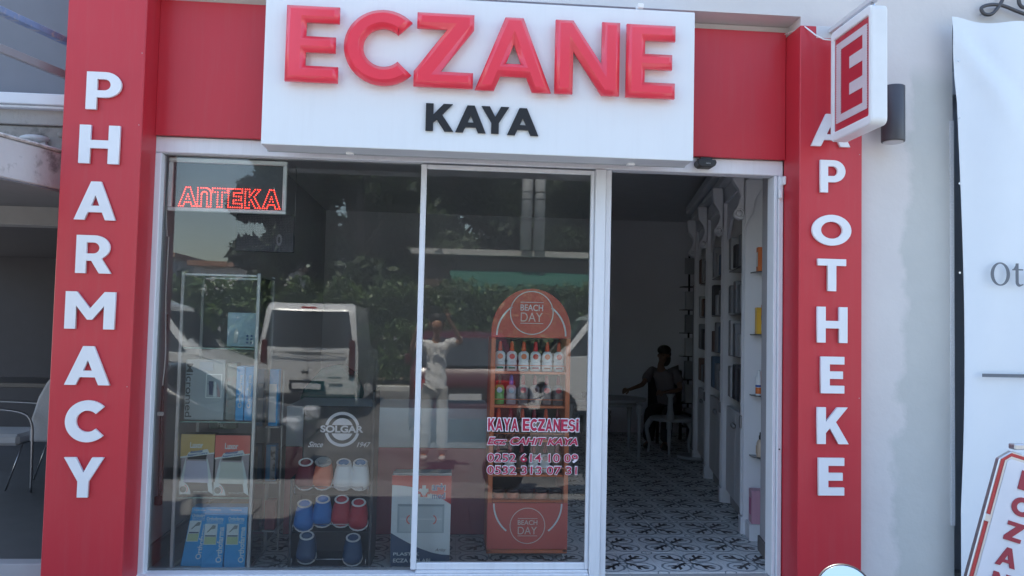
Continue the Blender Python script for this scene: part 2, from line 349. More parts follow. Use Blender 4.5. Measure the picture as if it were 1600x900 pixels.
# ================================================================= SHOP BUILDING
patch=None
def stained_wall():
    m=bpy.data.materials.new('patched_render'); m.use_nodes=True; nt=m.node_tree; n=nt.nodes; l=nt.links
    tc=n.new('ShaderNodeTexCoord'); sp=n.new('ShaderNodeSeparateXYZ'); l.new(tc.outputs['Object'],sp.inputs[0])
    no=n.new('ShaderNodeTexNoise'); no.inputs['Scale'].default_value=2.1; no.inputs['Detail'].default_value=7; no.inputs['Roughness'].default_value=.55; l.new(tc.outputs['Object'],no.inputs['Vector'])
    x=Ex(nt,sp.outputs[0]); z=Ex(nt,sp.outputs[2]); N=Ex(nt,no.outputs[0])
    v=x-(z*.075+2.25)+(N-.5)*.42
    mr=n.new('ShaderNodeMapRange'); l.new(v.s,mr.inputs[0]); mr.inputs[1].default_value=-.012; mr.inputs[2].default_value=.02
    zl=(z*-1.+2.72).op('MULTIPLY',8.).op('MINIMUM',1.).op('MAXIMUM',0.)
    fac=(Ex(nt,mr.outputs[0])*zl)
    n2=n.new('ShaderNodeTexNoise'); n2.inputs['Scale'].default_value=5; n2.inputs['Detail'].default_value=8; l.new(tc.outputs['Object'],n2.inputs['Vector'])
    a=n.new('ShaderNodeMix'); a.data_type='RGBA'; a.inputs[6].default_value=(.63,.605,.60,1); a.inputs[7].default_value=(.70,.68,.67,1); l.new(n2.outputs[0],a.inputs[0])
    b=n.new('ShaderNodeMix'); b.data_type='RGBA'; b.inputs[6].default_value=(.50,.515,.50,1); b.inputs[7].default_value=(.60,.605,.585,1); l.new(n2.outputs[0],b.inputs[0])
    c=n.new('ShaderNodeMix'); c.data_type='RGBA'; l.new(fac.s,c.inputs[0]); l.new(a.outputs[2],c.inputs[6]); l.new(b.outputs[2],c.inputs[7])
    p=n['Principled BSDF']; l.new(c.outputs[2],p.inputs['Base Color']); p.inputs['Roughness'].default_value=.88
    nb=n.new('ShaderNodeTexNoise'); nb.inputs['Scale'].default_value=18; nb.inputs['Detail'].default_value=9; l.new(tc.outputs['Object'],nb.inputs['Vector'])
    h=Ex(nt,nb.outputs[0])*.6+fac*.25
    bp=n.new('ShaderNodeBump'); bp.inputs['Strength'].default_value=.35; bp.inputs['Distance'].default_value=.012; l.new(h.s,bp.inputs['Height']); l.new(bp.outputs[0],p.inputs['Normal'])
    return m
STW=stained_wall()
bld=thing('shop_building','off white rendered building with the pharmacy built into its ground floor','building')
def part(name,m,*a,bevel=.004,parent=bld): return bx(name,m,parent,*a,bevel=bevel)
MB().prism([(-1.55,2.928),(1.80,2.928),(1.80,-.2),(2.632,-.2),(2.632,2.928),(3.9,2.928),(3.9,5.0),(-1.55,5.0)],-.15,.06).build('wall',STW,bld)            # pier right of the shop
part('upper_backing',wall_paint,-1.55,3.9,.061,.2,2.928,5.0,bevel=0)
part('end_wall',STW,3.5,3.9,-.15,.2,-.2,2.926)
part('recess_wall',wall_paint,-1.55,1.80,.0,.06,2.62,2.926)
part('recess_wall',mat('dark_recess',(.42,.45,.50),.8),2.634,3.5,.12,.2,-.2,2.926)
part('roof',wall_paint,-1.7,3.9,.2,6.2,3.3,3.45)
part('parapet_wall',wall_paint,-1.7,3.9,6.0,6.2,-.2,3.3)
part('side_wall',wall_paint,3.6,3.9,.2,6.0,-.2,3.3)
part('side_wall',wall_paint,-1.75,-1.63,.07,6.0,-.2,3.3)
# soffit edge stains
bead=bx('corner_bead',mat('galvanised_bead',(.62,.64,.66),.6,var=.2,scale=120),bld,2.612,2.634,-.158,-.1505,.30,2.41,bevel=.001)
# fascia
fas=thing('fascia_panel','red glossy fascia panel spanning between the two pillars over the window','fascia',(0,-.03,2.2))
bx('panel',red_panel,fas,-1.487,1.773,-.03,-.002,2.195,2.885,bevel=.002)
# pillars
def pillar(name,label,x0,x1,zt,word,boxes):
    t=thing(name,label,'pillar',((x0+x1)/2,-.1,-.18),group='red lettered pillars')
    bx('panel',red_panel,t,x0,x1,-.2,-.004,-.175,zt,bevel=.004)
    for ch,(a,b,c,d) in zip(word,boxes): glyph('letter',ch,white_letter,t,a,b,c,d,-.204,.014)
    for zz in (.95,2.2,2.55):
        for xx in (x1-.014,): MB().lathe([(.0025,0),(.0025,.002)],(xx,-.2,zz),8,mtx=Matrix.Rotation(R(90),4,'X')).build('screw',mat('dusty_screw',(.5,.35,.35),.5),t)
    return t
ph=[(-1.744,-1.586,2.266,2.444),(-1.765,-1.58,2.003,2.187),(-1.773,-1.583,1.734,1.917),(-1.755,-1.592,1.481,1.661),(-1.792,-1.566,1.218,1.394),(-1.780,-1.575,.956,1.138),(-1.768,-1.595,.690,.885),(-1.764,-1.585,.435,.620)]
ph[0]=(-1.744,-1.583,2.263,2.444)
pillar('red_pillar','left red pillar reading PHARMACY in white letters down its face',-1.853,-1.487,3.1,'PHARMACY',ph)
ap=[(1.828,2.04,2.232,2.415),(1.87,1.99,1.990,2.161),(1.835,2.042,1.70,1.88),(1.866,2.015,1.48,1.654),(1.862,2.024,1.228,1.41),(1.885,2.007,.973,1.158),(1.866,2.031,.719,.903),(1.874,2.008,.463,.650)]
ap=[(1.828,2.035,2.232,2.40),(1.877,2.010,1.994,2.161),(1.835,2.042,1.732,1.870),(1.866,2.015,1.508,1.654),(1.864,2.023,1.228,1.410),(1.884,2.007,.973,1.158),(1.866,2.031,.719,.903),(1.874,2.008,.463,.650)]
ap[2]=(1.835,2.042,1.722,1.880); ap[3]=(1.866,2.015,1.490,1.654)
pillar('red_pillar','right red pillar reading APOTHEKE in white letters beside the open door',1.775,2.108,2.862,'APOTHEKE',ap)
# main sign
sg=thing('shop_sign','large white box sign reading ECZANE in raised red letters and KAYA in black','sign',(.14,-.22,2.11))
bx('sign_box',sign_white,sg,-.903,1.187,-.30,-.15,2.110,2.857,bevel=.003)
bx('rim',mat('sign_rim_grey',(.5,.52,.55),.4,metal=.4),sg,-.906,1.190,-.155,-.142,2.107,2.860,bevel=.001)
for ch,b in zip('ECZANE',[(-.795,-.548,2.405,2.768),(-.525,-.205,2.404,2.768),(-.193,.090,2.408,2.766),(.100,.467,2.404,2.764),(.484,.801,2.405,2.766),(.834,1.077,2.403,2.764)]):
    glyph('letter',ch,red_letter,sg,*b,-.304,.062,bevel=.022)
for ch,b in zip('KAYA',[(-.131,.002,2.204,2.337),(.012,.158,2.203,2.335),(.136,.270,2.203,2.335),(.262,.414,2.200,2.333)]):
    glyph('letter',ch,black_letter,sg,*b,-.301,.012)
for x in (-.50,.90): 
    bx('lower_clip',white_plastic,sg,x-.018,x+.018,-.20,-.16,2.098,2.1095,bevel=.002)
bx('upper_clip',white_plastic,sg,.895,.925,-.31,-.26,2.862,2.885,bevel=.003)
for x in (-.7,.2,1.0): bx('bracket',alu,sg,x-.02,x+.02,-.141,-.031,2.5,2.54,bevel=0)
# window wall (frame, glass)
wf=thing('shop_window','white framed display window with a fixed pane and a sliding pane, phone lettering on the glass','window',(-.35,0,0))
wp=white_paint
bx('left_post',wp,wf,-1.512,-1.461,-.0,.08,.0,2.112,bevel=.004)
bx('header',wp,wf,-1.512,1.775,-.0,.085,2.114,2.194,bevel=.004)
bx('sill',wp,wf,-1.512,.752,-.02,.10,-.17,.018,bevel=.004)
bx('track',wp,wf,-.13,.750,-.008,.045,.0195,.031,bevel=.002)
bx('middle_post',wp,wf,.755,.812,-.012,.10,-.17,2.112,bevel=.004)
bx('inner_post',wp,wf,.815,.845,.01,.09,-.17,2.112,bevel=.003)
pn=MB().box(-1.462,-.145,.052,.058,.018,2.1125).build('glass_pane',GLASS,wf)
bx('pane_edge',black_plastic,wf,-.152,-.147,.048,.062,.02,2.097,bevel=0)
bx('sash_stile',wp,wf,-.157,-.128,.005,.04,.033,2.105,bevel=.003)
bx('sash_stile',wp,wf,.735,.7535,.005,.04,.033,2.105,bevel=.003)
bx('sash_rail',wp,wf,-.127,.734,.005,.04,.033,.066,bevel=.003)
bx('sash_rail',wp,wf,-.127,.734,.005,.04,2.082,2.105,bevel=.003)
pane2=MB().box(-.128,.736,.019,.025,.064,2.084).build('glass_pane',GLASS,wf)
crimson=mat('crimson_vinyl',(.42,.012,.06),.5); vinyl=mat('white_vinyl',(.8,.78,.84),.5)
def outl(body,x0,x1,z0,z1,off,sh=0,e=.006,off2=None):
    text('lettering_outline',body,vinyl,pane2,x0-.0028,x1+.0028,z0-.0036,z1+.0036,.019,.001,off+.034,sh)
    text('lettering',body,crimson,pane2,x0,x1,z0,z1,.0175,.001,off,sh)
def heavy(word,x0,x1,z0,z1):
    wd={'I':.26,' ':.30}; ws=[wd.get(c,.74) for c in word]; gap=.10; tot=sum(ws)+gap*(len(word)-1); k=(x1-x0)/tot; x=x0
    for c,w_ in zip(word,ws):
        if c!=' ':
            glyph('lettering_outline',c,vinyl,pane2,x,x+w_*k,z0,z1,.0188,.001,grow=.0042); glyph('lettering',c,crimson,pane2,x,x+w_*k,z0,z1,.0172,.001)
        x+=(w_+gap)*k
heavy('KAYA ECZANESI',.221,.693,.736,.799)
outl('Ecz: CAHiT KAYA',.220,.690,.664,.702,.032,.25,.004)
outl('0252 614 10 09',.222,.692,.576,.619,.010,0,.004)
outl('0532 313 07 31',.222,.688,.514,.555,.010,0,.004)
# door opening right jamb
dj=thing('door_frame','white frame of the open doorway beside the right red pillar','door frame',(1.75,0,0))
bx('jamb',wp,dj,1.726,1.744,.0,.09,-.17,2.112,bevel=.003)
bx('jamb',wp,dj,1.7465,1.772,-.012,.07,-.17,2.112,bevel=.003)
bx('threshold',mat('stone_threshold',(.35,.35,.34),.6),dj,.846,1.725,-.03,.049,-.17,-.004,bevel=.004)
MB().lathe([(.004,0),(.004,.003)],(1.757,-.0135,.66),8,mtx=Matrix.Rotation(R(90),4,'X')).build('screw_hole',black_plastic,dj)
# the doorway magnet contact and the sensor
mc=thing('door_contact','small white two piece alarm contact at the top of the door frame','sensor',(1.755,-.02,2.04))
bx('magnet',white_plastic,mc,1.7585,1.7745,-.045,-.0125,2.06,2.105,bevel=.004)
bx('reed_switch',white_plastic,mc,1.740,1.760,-.035,-.013,1.985,2.035,bevel=.005)
se=thing('door_sensor','black rounded door sensor above the open doorway','sensor',(1.33,-.04,2.13))
prof=[(-.047,.04),(-.052,.025),(-.045,.008),(-.03,.0),(.03,.0),(.045,.008),(.052,.025),(.047,.04)]
MB().prism([(1.333+a,2.132+b) for a,b in prof],-.075,-.001).build('housing',black_plastic,se,bevel=.006,seg=2)
text('maker_lettering','alpha',mat('faint_white',(.5,.5,.5)),se,1.325,1.35,2.147,2.154,-.0765,.001,.01)
bx('mount_plate',black_plastic,se,1.30,1.365,-.06,-.002,2.173,2.186,bevel=.002)
# ================================================================= E SIGN
es=thing('blade_sign','projecting lightbox with a red E on both faces hung from a bracket','sign',(1.93,-.25,2.24))
Y0,Y1,Z0,Z1=-.655,-.262,2.238,2.800; XA,XB=1.905,1.985
def rrect(a0,a1,b0,b1,r,n=5):
    p=[]
    for cx,cy,s in ((a1-r,b0+r,-90),(a1-r,b1-r,0),(a0+r,b1-r,90),(a0+r,b0+r,180)): p+=arc(cx,cy,r,r,s,s+90,n)
    return p
rimv=[]
def yz_prism(pts,x0,x1):
    mb=MB(); n=len(pts); mb.add([(x0,p[0],p[1]) for p in pts]+[(x1,p[0],p[1]) for p in pts],[list(range(n)),list(range(2*n-1,n-1,-1))]+[((i+1)%n,i,i+n,(i+1)%n+n) for i in range(n)]); return mb
def yz_frame(o,i,x0,x1):
    mb=MB(); n=len(o); vs=[]
    for x in (x0,x1):
        vs+=[(x,p[0],p[1]) for p in o]+[(x,p[0],p[1]) for p in i]
    fs=[]
    for k in range(n):
        j=(k+1)%n; fs+=[(k,j,n+j,n+k),(2*n+k,3*n+k,3*n+j,2*n+j),(k,2*n+k,2*n+j,j),(n+k,n+j,3*n+j,3*n+k)]
    mb.add(vs,fs); return mb
fr=.052
yz_frame(rrect(Y0,Y1,Z0,Z1,.03),rrect(Y0+.03,Y1-.03,Z0+fr*.9,Z1-fr*.9,.008),XA,XB).build('rim',mat('sign_rim_white',(.78,.80,.82),.35),es,bevel=.008,seg=2)
red_face=mat('red_vinyl_face',(.48,.025,.045),.35,coat=.3,var=.04)
pink=mat('faded_white_vinyl',(.62,.55,.58),.5)
yz_prism([(Y0+.031,Z0+.047),(Y1-.031,Z0+.047),(Y1-.031,Z1-.047),(Y0+.031,Z1-.047)],XA+.010,XB-.010).build('panel',red_face,es)
for sx,xf in ((-1,XA+.0085),(1,XB-.0085)):
    # white square band with saw edges, and the white E counter shapes that leave a red E
    a0,a1,b0,b1=Y0+.055,Y1-.05,Z0+.085,Z1-.075
    mb=MB()
    def q(c0,c1,d0,d1,dx=0):
        mb.box(xf-.0008+dx,xf+.0008+dx,c0,c1,d0,d1)
    wd=.038
    q(a0,a1,b0,b0+wd);q(a0,a1,b1-wd,b1);q(a0,a0+wd,b0+wd,b1-wd);q(a1-wd,a1,b0+wd,b1-wd)
    # E opens towards the street on the left face: gaps between its arms
    L=a1-a0-2*wd; Hh=b1-b0-2*wd
    q(a0+wd,a0+wd+.58*L,b0+wd+.225*Hh,b0+wd+.40*Hh); q(a0+wd,a0+wd+.58*L,b0+wd+.62*Hh,b0+wd+.80*Hh)
    nn=34
    for k in range(nn):
        z=b0+(b1-b0)*(k+.25)/nn
        q(a1,a1+.006,z,z+(b1-b0)/nn*.5); 
        q(a0-.006,a0,z,z+(b1-b0)/nn*.5)
    for k in range(26):
        z=b0+wd+(b1-b0-2*wd)*(k+.25)/26
        q(a1-wd-.006,a1-wd,z,z+.009)
    mb.build('emblem',pink,es)
bx('bracket_bar',mat('worn_white_steel',(.62,.62,.64),.5),es,1.925,1.958,-.70,-.152,2.826,2.850,bevel=.002)
bx('wall_plate',mat('worn_white_steel',(.6,.6,.6)),es,1.86,1.965,-.2025,-.18,2.80,2.862,bevel=.002)
for y in (-.32,-.60):
    MB().tube([(1.94,y,2.80),(1.94,y,2.826)],.005).ring(1.94,2.812,.006,.012,y-.004,y+.004,n=14).build('shackle',chrome,es)
MB().tube([(1.76,-.05,2.868),(1.80,-.20,2.855),(1.84,-.235,2.80),(1.875,-.25,2.775),(1.92,-.262,2.768)],.004,6).build('cable',white_plastic,es)
# wall lamp
wl=thing('wall_lamp','dark grey cylindrical up and down wall light beside the blade sign','lamp',(2.245,-.22,2.27))
MB().lathe([(.050,2.262),(.056,2.262),(.057,2.266),(.057,2.546),(.054,2.548),(.045,2.53)],(2.248,-.245,0),28).build('housing',dark_metal,wl)
MB().lathe([(.048,2.258),(.048,2.2615)],(2.248,-.245,0),24).build('lens',mat('frosted_lens',(.5,.5,.52),.3),wl)
bx('wall_plate',dark_metal,wl,2.17,2.27,-.19,-.151,2.38,2.43,bevel=.003)
# ================================================================= BANNER, SCRIPT SIGN, LEANING BOARD
bn=thing('banner','large pale blue white fabric banner with grey lettering hung on the wall at the right','banner',(2.95,-.22,.0))
mb=MB(); NX,NZ=40,90; vs=[]
for j in range(NZ+1):
    for i in range(NX+1):
        u=i/NX; v=j/NZ; z=-.1+v*3.02
        edge=2.598+.045*math.sin(max(0,min(1,(2.6-z)/2.2))*math.pi*.9)*(1 if z<2.6 else 0)-.03*max(0,(z-2.5)/.4)
        x=edge+u*(3.9-2.6)
        y=-.235+.010*math.sin(u*9+v*3)+.006*math.sin(u*23-v*7)
        dg=(u*1.3)+(2.92-z)*.75
        y+=-.022*math.exp(-((u*1.0-(2.92-z)*.42)/.05)**2)*max(0,1-(2.92-z)*1.3)
        y+=.012*math.exp(-((u*1.0-(2.92-z)*.75)/.04)**2)*max(0,1-(2.92-z)*1.6)
        zz=z+(.012*math.cos(u*20) if j==NZ else 0)
        vs.append((x,y,zz))
mb.add(vs,[(j*(NX+1)+i,j*(NX+1)+i+1,(j+1)*(NX+1)+i+1,(j+1)*(NX+1)+i) for j in range(NZ) for i in range(NX)],True)
n0=len(mb.v); mb.add([(a,b+.0015,c) for a,b,c in vs],[((j+1)*(NX+1)+i,(j+1)*(NX+1)+i+1,j*(NX+1)+i+1,j*(NX+1)+i) for j in range(NZ) for i in range(NX)],True)
bo=mb.build('cloth',mat('banner_vinyl',(.74,.80,.86),.45,var=.02),bn)
greyp=mat('grey_print',(.14,.16,.19),.6)
# serif "Ot" (then "o" outside the frame)
def ring2d(cx,cz,rx,rz,tx,tz,n=40):
    return [arc(cx,cz,rx,rz,0,351,n),arc(cx,cz,rx-tx,rz-tz,0,351,n)]
G['Os']=ring2d(.5,.5,.5,.5,.17,.06)
G['ts']=[[(.28,1),(.22,1),(.2,.9),(.1,.78),(0,.74),(0,.70),(.2,.70),(.2,.2)]+arc(.42,.2,.22,.2,180,290,8)+[(.68,.08),(.66,.12)]+arc(.5,.2,.12,.11,285,180,6)+[(.38,.2),(.38,.70),(.66,.70),(.66,.76),(.38,.76),(.38,1)]]
glyph('lettering','Os',greyp,bn,2.758,2.862,1.538,1.658,-.262,.002)
glyph('lettering','ts',greyp,bn,2.875,2.935,1.536,1.655,-.262,.002)
glyph('lettering','Os',greyp,bn,2.945,3.04,1.538,1.62,-.262,.002)
bx('printed_line',greyp,bn,2.712,3.6,-.262,-.259,1.072,1.089,bevel=0)
for z in (2.70,2.40,2.06,1.6): MB().lathe([(.006,0),(.006,.003)],(2.602,-.247,z),8,mtx=Matrix.Rotation(R(90),4,'X')).build('eyelet',alu,bn)
sc=thing('script_sign','dark grey metal script letter mounted on the wall above the banner','sign',(2.85,-.19,3.0))
def spl(pts,n=6):
    out=[]; P=[Vector(p) for p in pts]; P=[P[0]]+P+[P[-1]]
    for i in range(1,len(P)-2):
        for k in range(n):
            t=k/n; a,b,c,d=P[i-1],P[i],P[i+1],P[i+2]
            out.append(.5*((2*b)+(-a+c)*t+(2*a-5*b+4*c-d)*t*t+(-a+3*b-3*c+d)*t**3))
    out.append(P[-2]); return out
MB().tube(spl([(3.05,-.18,2.985),(2.97,-.18,3.01),(2.89,-.18,3.035),(2.82,-.18,3.035),(2.775,-.18,3.015),(2.79,-.18,2.985),(2.83,-.18,2.985),(2.865,-.18,3.02),(2.90,-.18,3.08),(2.95,-.18,3.2),(3.0,-.18,3.27),(3.03,-.18,3.22),(2.99,-.18,3.12)]),.0095,8).build('letter',dark_metal,sc)
MB().tube(spl([(3.0,-.18,3.15),(2.985,-.18,3.06),(3.02,-.18,3.03),(3.08,-.18,3.07)]),.0095,8).build('letter',dark_metal,sc)
for x,z in ((2.79,2.99),(2.87,3.028)): MB().tube([(x,-.18,z),(x,-.149,z)],.003).build('standoff',alu,sc)
# leaning pavement board: red and white, framed in aluminium
lb=thing('leaning_sign_board','tilted white board with red ECZANE letters in an aluminium and red border','sign',(2.25,-1.0,-.18))
lt=Vector((2.285,-1.0,.822)); ta=R(-16.5)
ax=Vector((math.cos(ta),0,math.sin(ta))); az=Vector((-math.sin(ta),0,math.cos(ta)))  # local axes of the tilted board
ax=Vector((math.cos(R(16.5)),0,-math.sin(R(16.5)))); az=Vector((math.sin(R(16.5)),0,math.cos(R(16.5))))
LW,LH=.27,1.06
def L(a,b,y=-1.0): 
    p=lt+ax*a+az*b; return (p.x,y,p.z)
def lpoly(name,m,pts,y0,y1,bevel=0):
    mb=MB(); n=len(pts); mb.add([L(a,b,y0) for a,b in pts]+[L(a,b,y1) for a,b in pts],[list(range(n)),list(range(2*n-1,n-1,-1))]+[((i+1)%n,i,i+n,(i+1)%n+n) for i in range(n)]); return mb.build(name,m,lb,bevel=bevel)
ch=.045
def octo(e): return [(e,-LH+ch),(e+ch-.4*e,-LH+e),(LW-ch,-LH+e),(LW-e,-LH+ch),(LW-e,-ch),(LW-ch,-e),(ch,-e),(e,-ch)]
lpoly('border',alu,octo(0),-.985,-.96,bevel=.003)
lpoly('red_border',mat('red_border_vinyl',(.5,.05,.05)),octo(.008),-.9875,-.9855)
lpoly('inner_border',alu,octo(.022),-.990,-.988)
lpoly('panel',mat('white_board_panel',(.70,.73,.80),.4),octo(.032),-.9925,-.9905)
dred=mat('dull_red_vinyl',(.33,.03,.055),.5)
def lglyph(chh,a0,a1,b0,b1):
    o=glyph('letter',chh,dred,lb,a0,a1,b0,b1,0,.003)
    off=Vector(lb.location)
    for v in o.data.vertices:
        w_=v.co+off; p=L(w_.x,w_.z,-.9935+w_.y); v.co=Vector(p)-off
def place_letters():
    b=-.062
    for c in 'ECZANE':
        h=.078; wdt={'E':.068,'C':.080,'Z':.076,'A':.088,'N':.080}[c]; cx=.135
        lglyph(c,cx-wdt/2,cx+wdt/2,b-h,b); b-=.106
place_letters()
bx('hinge',alu,lb,2.335,2.40,-.99,-.95,.815,.838,bevel=.004)
lpoly('latch',alu,[(-.004,-.305),(.02,-.305),(.02,-.275),(-.004,-.275)],-.997,-.9935,bevel=.002)
for a in (.05,.22): MB().tube([L(a,-LH,-.97),(L(a,-LH)[0],-.97,-.175)],.012).build('leg',alu,lb)
# ================================================================= LEFT NEIGHBOUR
nb=thing('neighbour_building','weathered grey neighbouring building with a concrete balcony slab and dark open room','building',(-2.6,0,0))
conc=mat('rough_concrete',(.30,.275,.255),.95,var=.3,scale=14,bump=.8,bscale=22,c2=(.13,.12,.115),c2scale=9,c2t=.58)
peel=mat('peeling_white_paint',(.56,.55,.55),.9,var=.12,scale=7,bump=.5,bscale=20,c2=(.25,.24,.24),c2scale=9,c2t=.60)
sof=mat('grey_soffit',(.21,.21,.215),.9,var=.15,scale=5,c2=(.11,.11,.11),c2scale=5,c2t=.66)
def np_(name,m,*a,bevel=.004): return bx(name,m,nb,*a,bevel=bevel)
np_('rough_wall',conc,-4.5,-1.9,.10,.30,1.90,2.245,bevel=.008)
np_('plaster_band',mat('tan_plaster',(.37,.345,.33),.9,var=.15,bump=.4,c2=(.24,.22,.2),c2scale=12,c2t=.62),-4.5,-1.9,.085,.30,2.247,2.335)
np_('sill_beam',mat('white_sill',(.66,.68,.73),.6,c2=(.4,.4,.4),c2scale=20,c2t=.7),-4.5,-1.9,.03,.30,2.338,2.395)
np_('sill_edge',mat('white_sill',(.6,.6,.6)),-4.5,-1.9,.045,.30,2.322,2.3365)
np_('dark_glazing',mat('grey_blue_panel',(.15,.16,.19),.55),-4.5,-1.9,.2,.3,2.398,4.2)
np_('upper_storey',wall_paint,-6.0,-1.9,.3,6,2.6,4.2)
bpts=[(-1.94,.08),(-1.945,0),(-2.066,-.36),(-2.35,-1.3),(-5,-1.3),(-5,.08)]
def slab(name,m,z0,z1,pts):
    mb=MB(); n=len(pts); mb.add([(a,b,z0) for a,b in pts]+[(a,b,z1) for a,b in pts],[list(range(n)),list(range(2*n-1,n-1,-1))]+[((i+1)%n,i,i+n,(i+1)%n+n) for i in range(n)]); return mb.build(name,m,nb,bevel=.006)
slab('balcony_slab',peel,1.905,2.09,bpts)
slab('slab_lip',mat('white_lip',(.62,.6,.58),.8,bump=.3,c2=(.35,.33,.3),c2scale=14),2.092,2.108,[(a+ (.008 if a>-4 else 0),b-(.008 if b<0 else 0)) for a,b in bpts])
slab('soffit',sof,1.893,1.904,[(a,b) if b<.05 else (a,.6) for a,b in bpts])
np_('lintel',mat('lintel_paint',(.30,.295,.29),.9,var=.12),-4.5,-1.9,.62,.75,1.79,1.9)
def rail(name,m,z,y0,h,w):
    a=Vector((-1.93,.05,z)); b=Vector((-2.35,-1.3,z)); d=(b-a).normalized(); nrm=Vector((d.y,-d.x,0))
    mb=MB(); vs=[]
    for p in (a,b):
        for s_,t_ in ((-1,0),(1,0),(1,1),(-1,1)): vs.append(p+nrm*w*s_+Vector((0,0,h*t_)))
    mb.add(vs,[(0,1,2,3),(7,6,5,4),(0,4,5,1),(1,5,6,2),(2,6,7,3),(3,7,4,0)]); return mb.build(name,m,nb,bevel=.003)
rail('handrail',mat('worn_blue_paint',(.16,.24,.40),.6,var=.3,scale=20,c2=(.35,.36,.38),c2scale=25,c2t=.55),2.640,0,.032,.02)
rail('lower_rail',mat('pale_grey_rail',(.26,.27,.29),.5),2.465,0,.04,.012)
MB().tube([(-2.35,-1.29,2.1),(-2.35,-1.29,2.66)],.016).build('rail_post',alu,nb)
mbp=MB().ell((-2.125,.1,2.175),.075,.06,.022).tube([(-2.2,.1,2.10),(-2.06,.1,2.14)],.03); mbp.build('broken_bracket',peel,nb)
MB().ell((-1.995,.098,2.205),.022,.012,.018).build('rubble_lump',conc,nb)
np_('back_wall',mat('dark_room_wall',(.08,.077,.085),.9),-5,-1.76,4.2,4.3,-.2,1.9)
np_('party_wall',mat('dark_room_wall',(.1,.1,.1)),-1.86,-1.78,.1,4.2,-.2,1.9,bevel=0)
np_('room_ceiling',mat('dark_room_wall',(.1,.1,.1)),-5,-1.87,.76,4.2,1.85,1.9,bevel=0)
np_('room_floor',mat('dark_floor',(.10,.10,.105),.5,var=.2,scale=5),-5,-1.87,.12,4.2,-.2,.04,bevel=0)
np_('threshold',mat('pale_threshold',(.42,.42,.44),.6),-4.5,-1.87,.03,.118,-.18,.058)
# sofa-like armchair with chrome arm tube, and low table
def tube_chair():
    t=thing('armchair','grey upholstered chair with a bent chrome arm in the dark room at left','chair',(-3.0,1.9,.04))
    uph=mat('grey_upholstery',(.42,.42,.45),.85,bump=.2)
    x0,y0=-3.25,1.75
    bx('seat',uph,t,x0-.2,x0+.28,y0,y0+.42,.36,.44,bevel=.02)
    MB().prism([(-2.93,.38),(-2.70,.38),(-2.66,.6),(-2.68,.78),(-2.74,.85),(-2.82,.82),(-2.88,.7),(-2.92,.55)],y0+.05,y0+.42).build('backrest',uph,t,bevel=.02,seg=2)
    for yy in (y0-.02,y0+.44):
        MB().tube(spl([(x0-.25,yy,.62),(x0,yy,.62),(x0+.28,yy,.60),(x0+.37,yy,.53),(x0+.385,yy,.35),(x0+.39,yy,.045)]),.009).build('arm_tube',mat('dull_chrome',(.30,.30,.32),.3,metal=.9),t)
    for yy in (y0+.02,y0+.4): MB().tube([(x0+.3,yy,.37),(x0+.2,yy,.045)],.006).build('leg',MATS['dull_chrome'],t)
tube_chair()
tb=thing('side_table','low dark table behind the grey chair in the room at left','table',(-3.4,2.6,.04))
bx('table_top',mat('dark_wood',(.09,.08,.08),.4),tb,-4.0,-2.8,2.5,3.1,.70,.74,bevel=.005)
for x in (-3.95,-2.85):
    for y in (2.55,3.05): bx('leg',black_plastic,tb,x-.02,x+.02,y-.02,y+.02,.042,.698,bevel=.002)
# ================================================================= WINDOW DISPLAY: LED SIGN
led=thing('led_sign','white framed LED sign showing glowing red letters hung inside the top left of the window','sign',(-1.15,.09,1.83))
bx('rim',white_plastic,led,-1.449,-.853,.075,.10,1.829,1.848,bevel=.003); bx('rim',white_plastic,led,-1.449,-.853,.075,.10,2.082,2.104,bevel=.003)
bx('rim',white_plastic,led,-1.449,-1.427,.075,.10,1.849,2.081,bevel=.003); bx('rim',white_plastic,led,-.873,-.853,.075,.10,1.849,2.081,bevel=.003)
bx('panel',mat('smoked_panel',(.07,.07,.08),.35),led,-1.427,-.873,.086,.098,1.849,2.081)
redled=mat('red_led',(1,.05,.03),.4,emit=1.6)
def led_letter(ch,x0,x1,z0,z1):
    mb=MB(); sp=.0118
    for c in G[ch]:
        W=.66 if ch=='E' else max(p[0] for p in G[ch][0])
        P=[Vector((x0+p[0]/W*(x1-x0),z0+p[1]*(z1-z0))) for p in c]+[None]; P[-1]=P[0]
        acc=0
        for a,b in zip(P,P[1:]):
            d=(b-a).length; k=max(1,round(d/sp))
            for i in range(k):
                q=a+(b-a)*i/k; mb.add([(q.x+.0034*math.cos(t*math.pi/3),.0835,q.y+.0034*math.sin(t*math.pi/3)) for t in range(6)]+[(q.x,.0815,q.y)],[((t+1)%6,t,6) for t in range(6)])
    mb.build('led_letter',redled,led)
for ch,a,b in (('A',-1.395,-1.307),('n',-1.302,-1.235),('T',-1.228,-1.153),('E',-1.147,-1.078),('K',-1.062,-.985),('A',-.973,-.885)): led_letter(ch,a,b,1.857,1.953)
MB().tube(spl([(-1.42,.11,2.12),(-1.455,.12,2.08),(-1.462,.11,1.95),(-1.466,.12,1.8),(-1.458,.12,1.7)]),.003,6).build('cable',white_plastic,led)
for x in (-1.36,-.94): MB().tube([(x,.088,2.124),(x,.088,2.2)],.0015,5).build('hanging_wire',alu,led)
dl=thing('dotted_display','dark dotted display panel hanging behind the red letter sign','sign',(-1.0,.36,1.65))
bx('casing',mat('dark_violet_panel',(.05,.045,.065),.5),dl,-1.175,-.862,.36,.39,1.655,1.862,bevel=.003)
mb=MB()
for i in range(36):
    for j in range(22): mb.box(-1.170+i*.0086,-1.167+i*.0086,.3585,.3595,1.66+j*.0091,1.663+j*.0091)
mb.build('dot_grid',mat('dim_led',(.16,.12,.16),.4),dl)
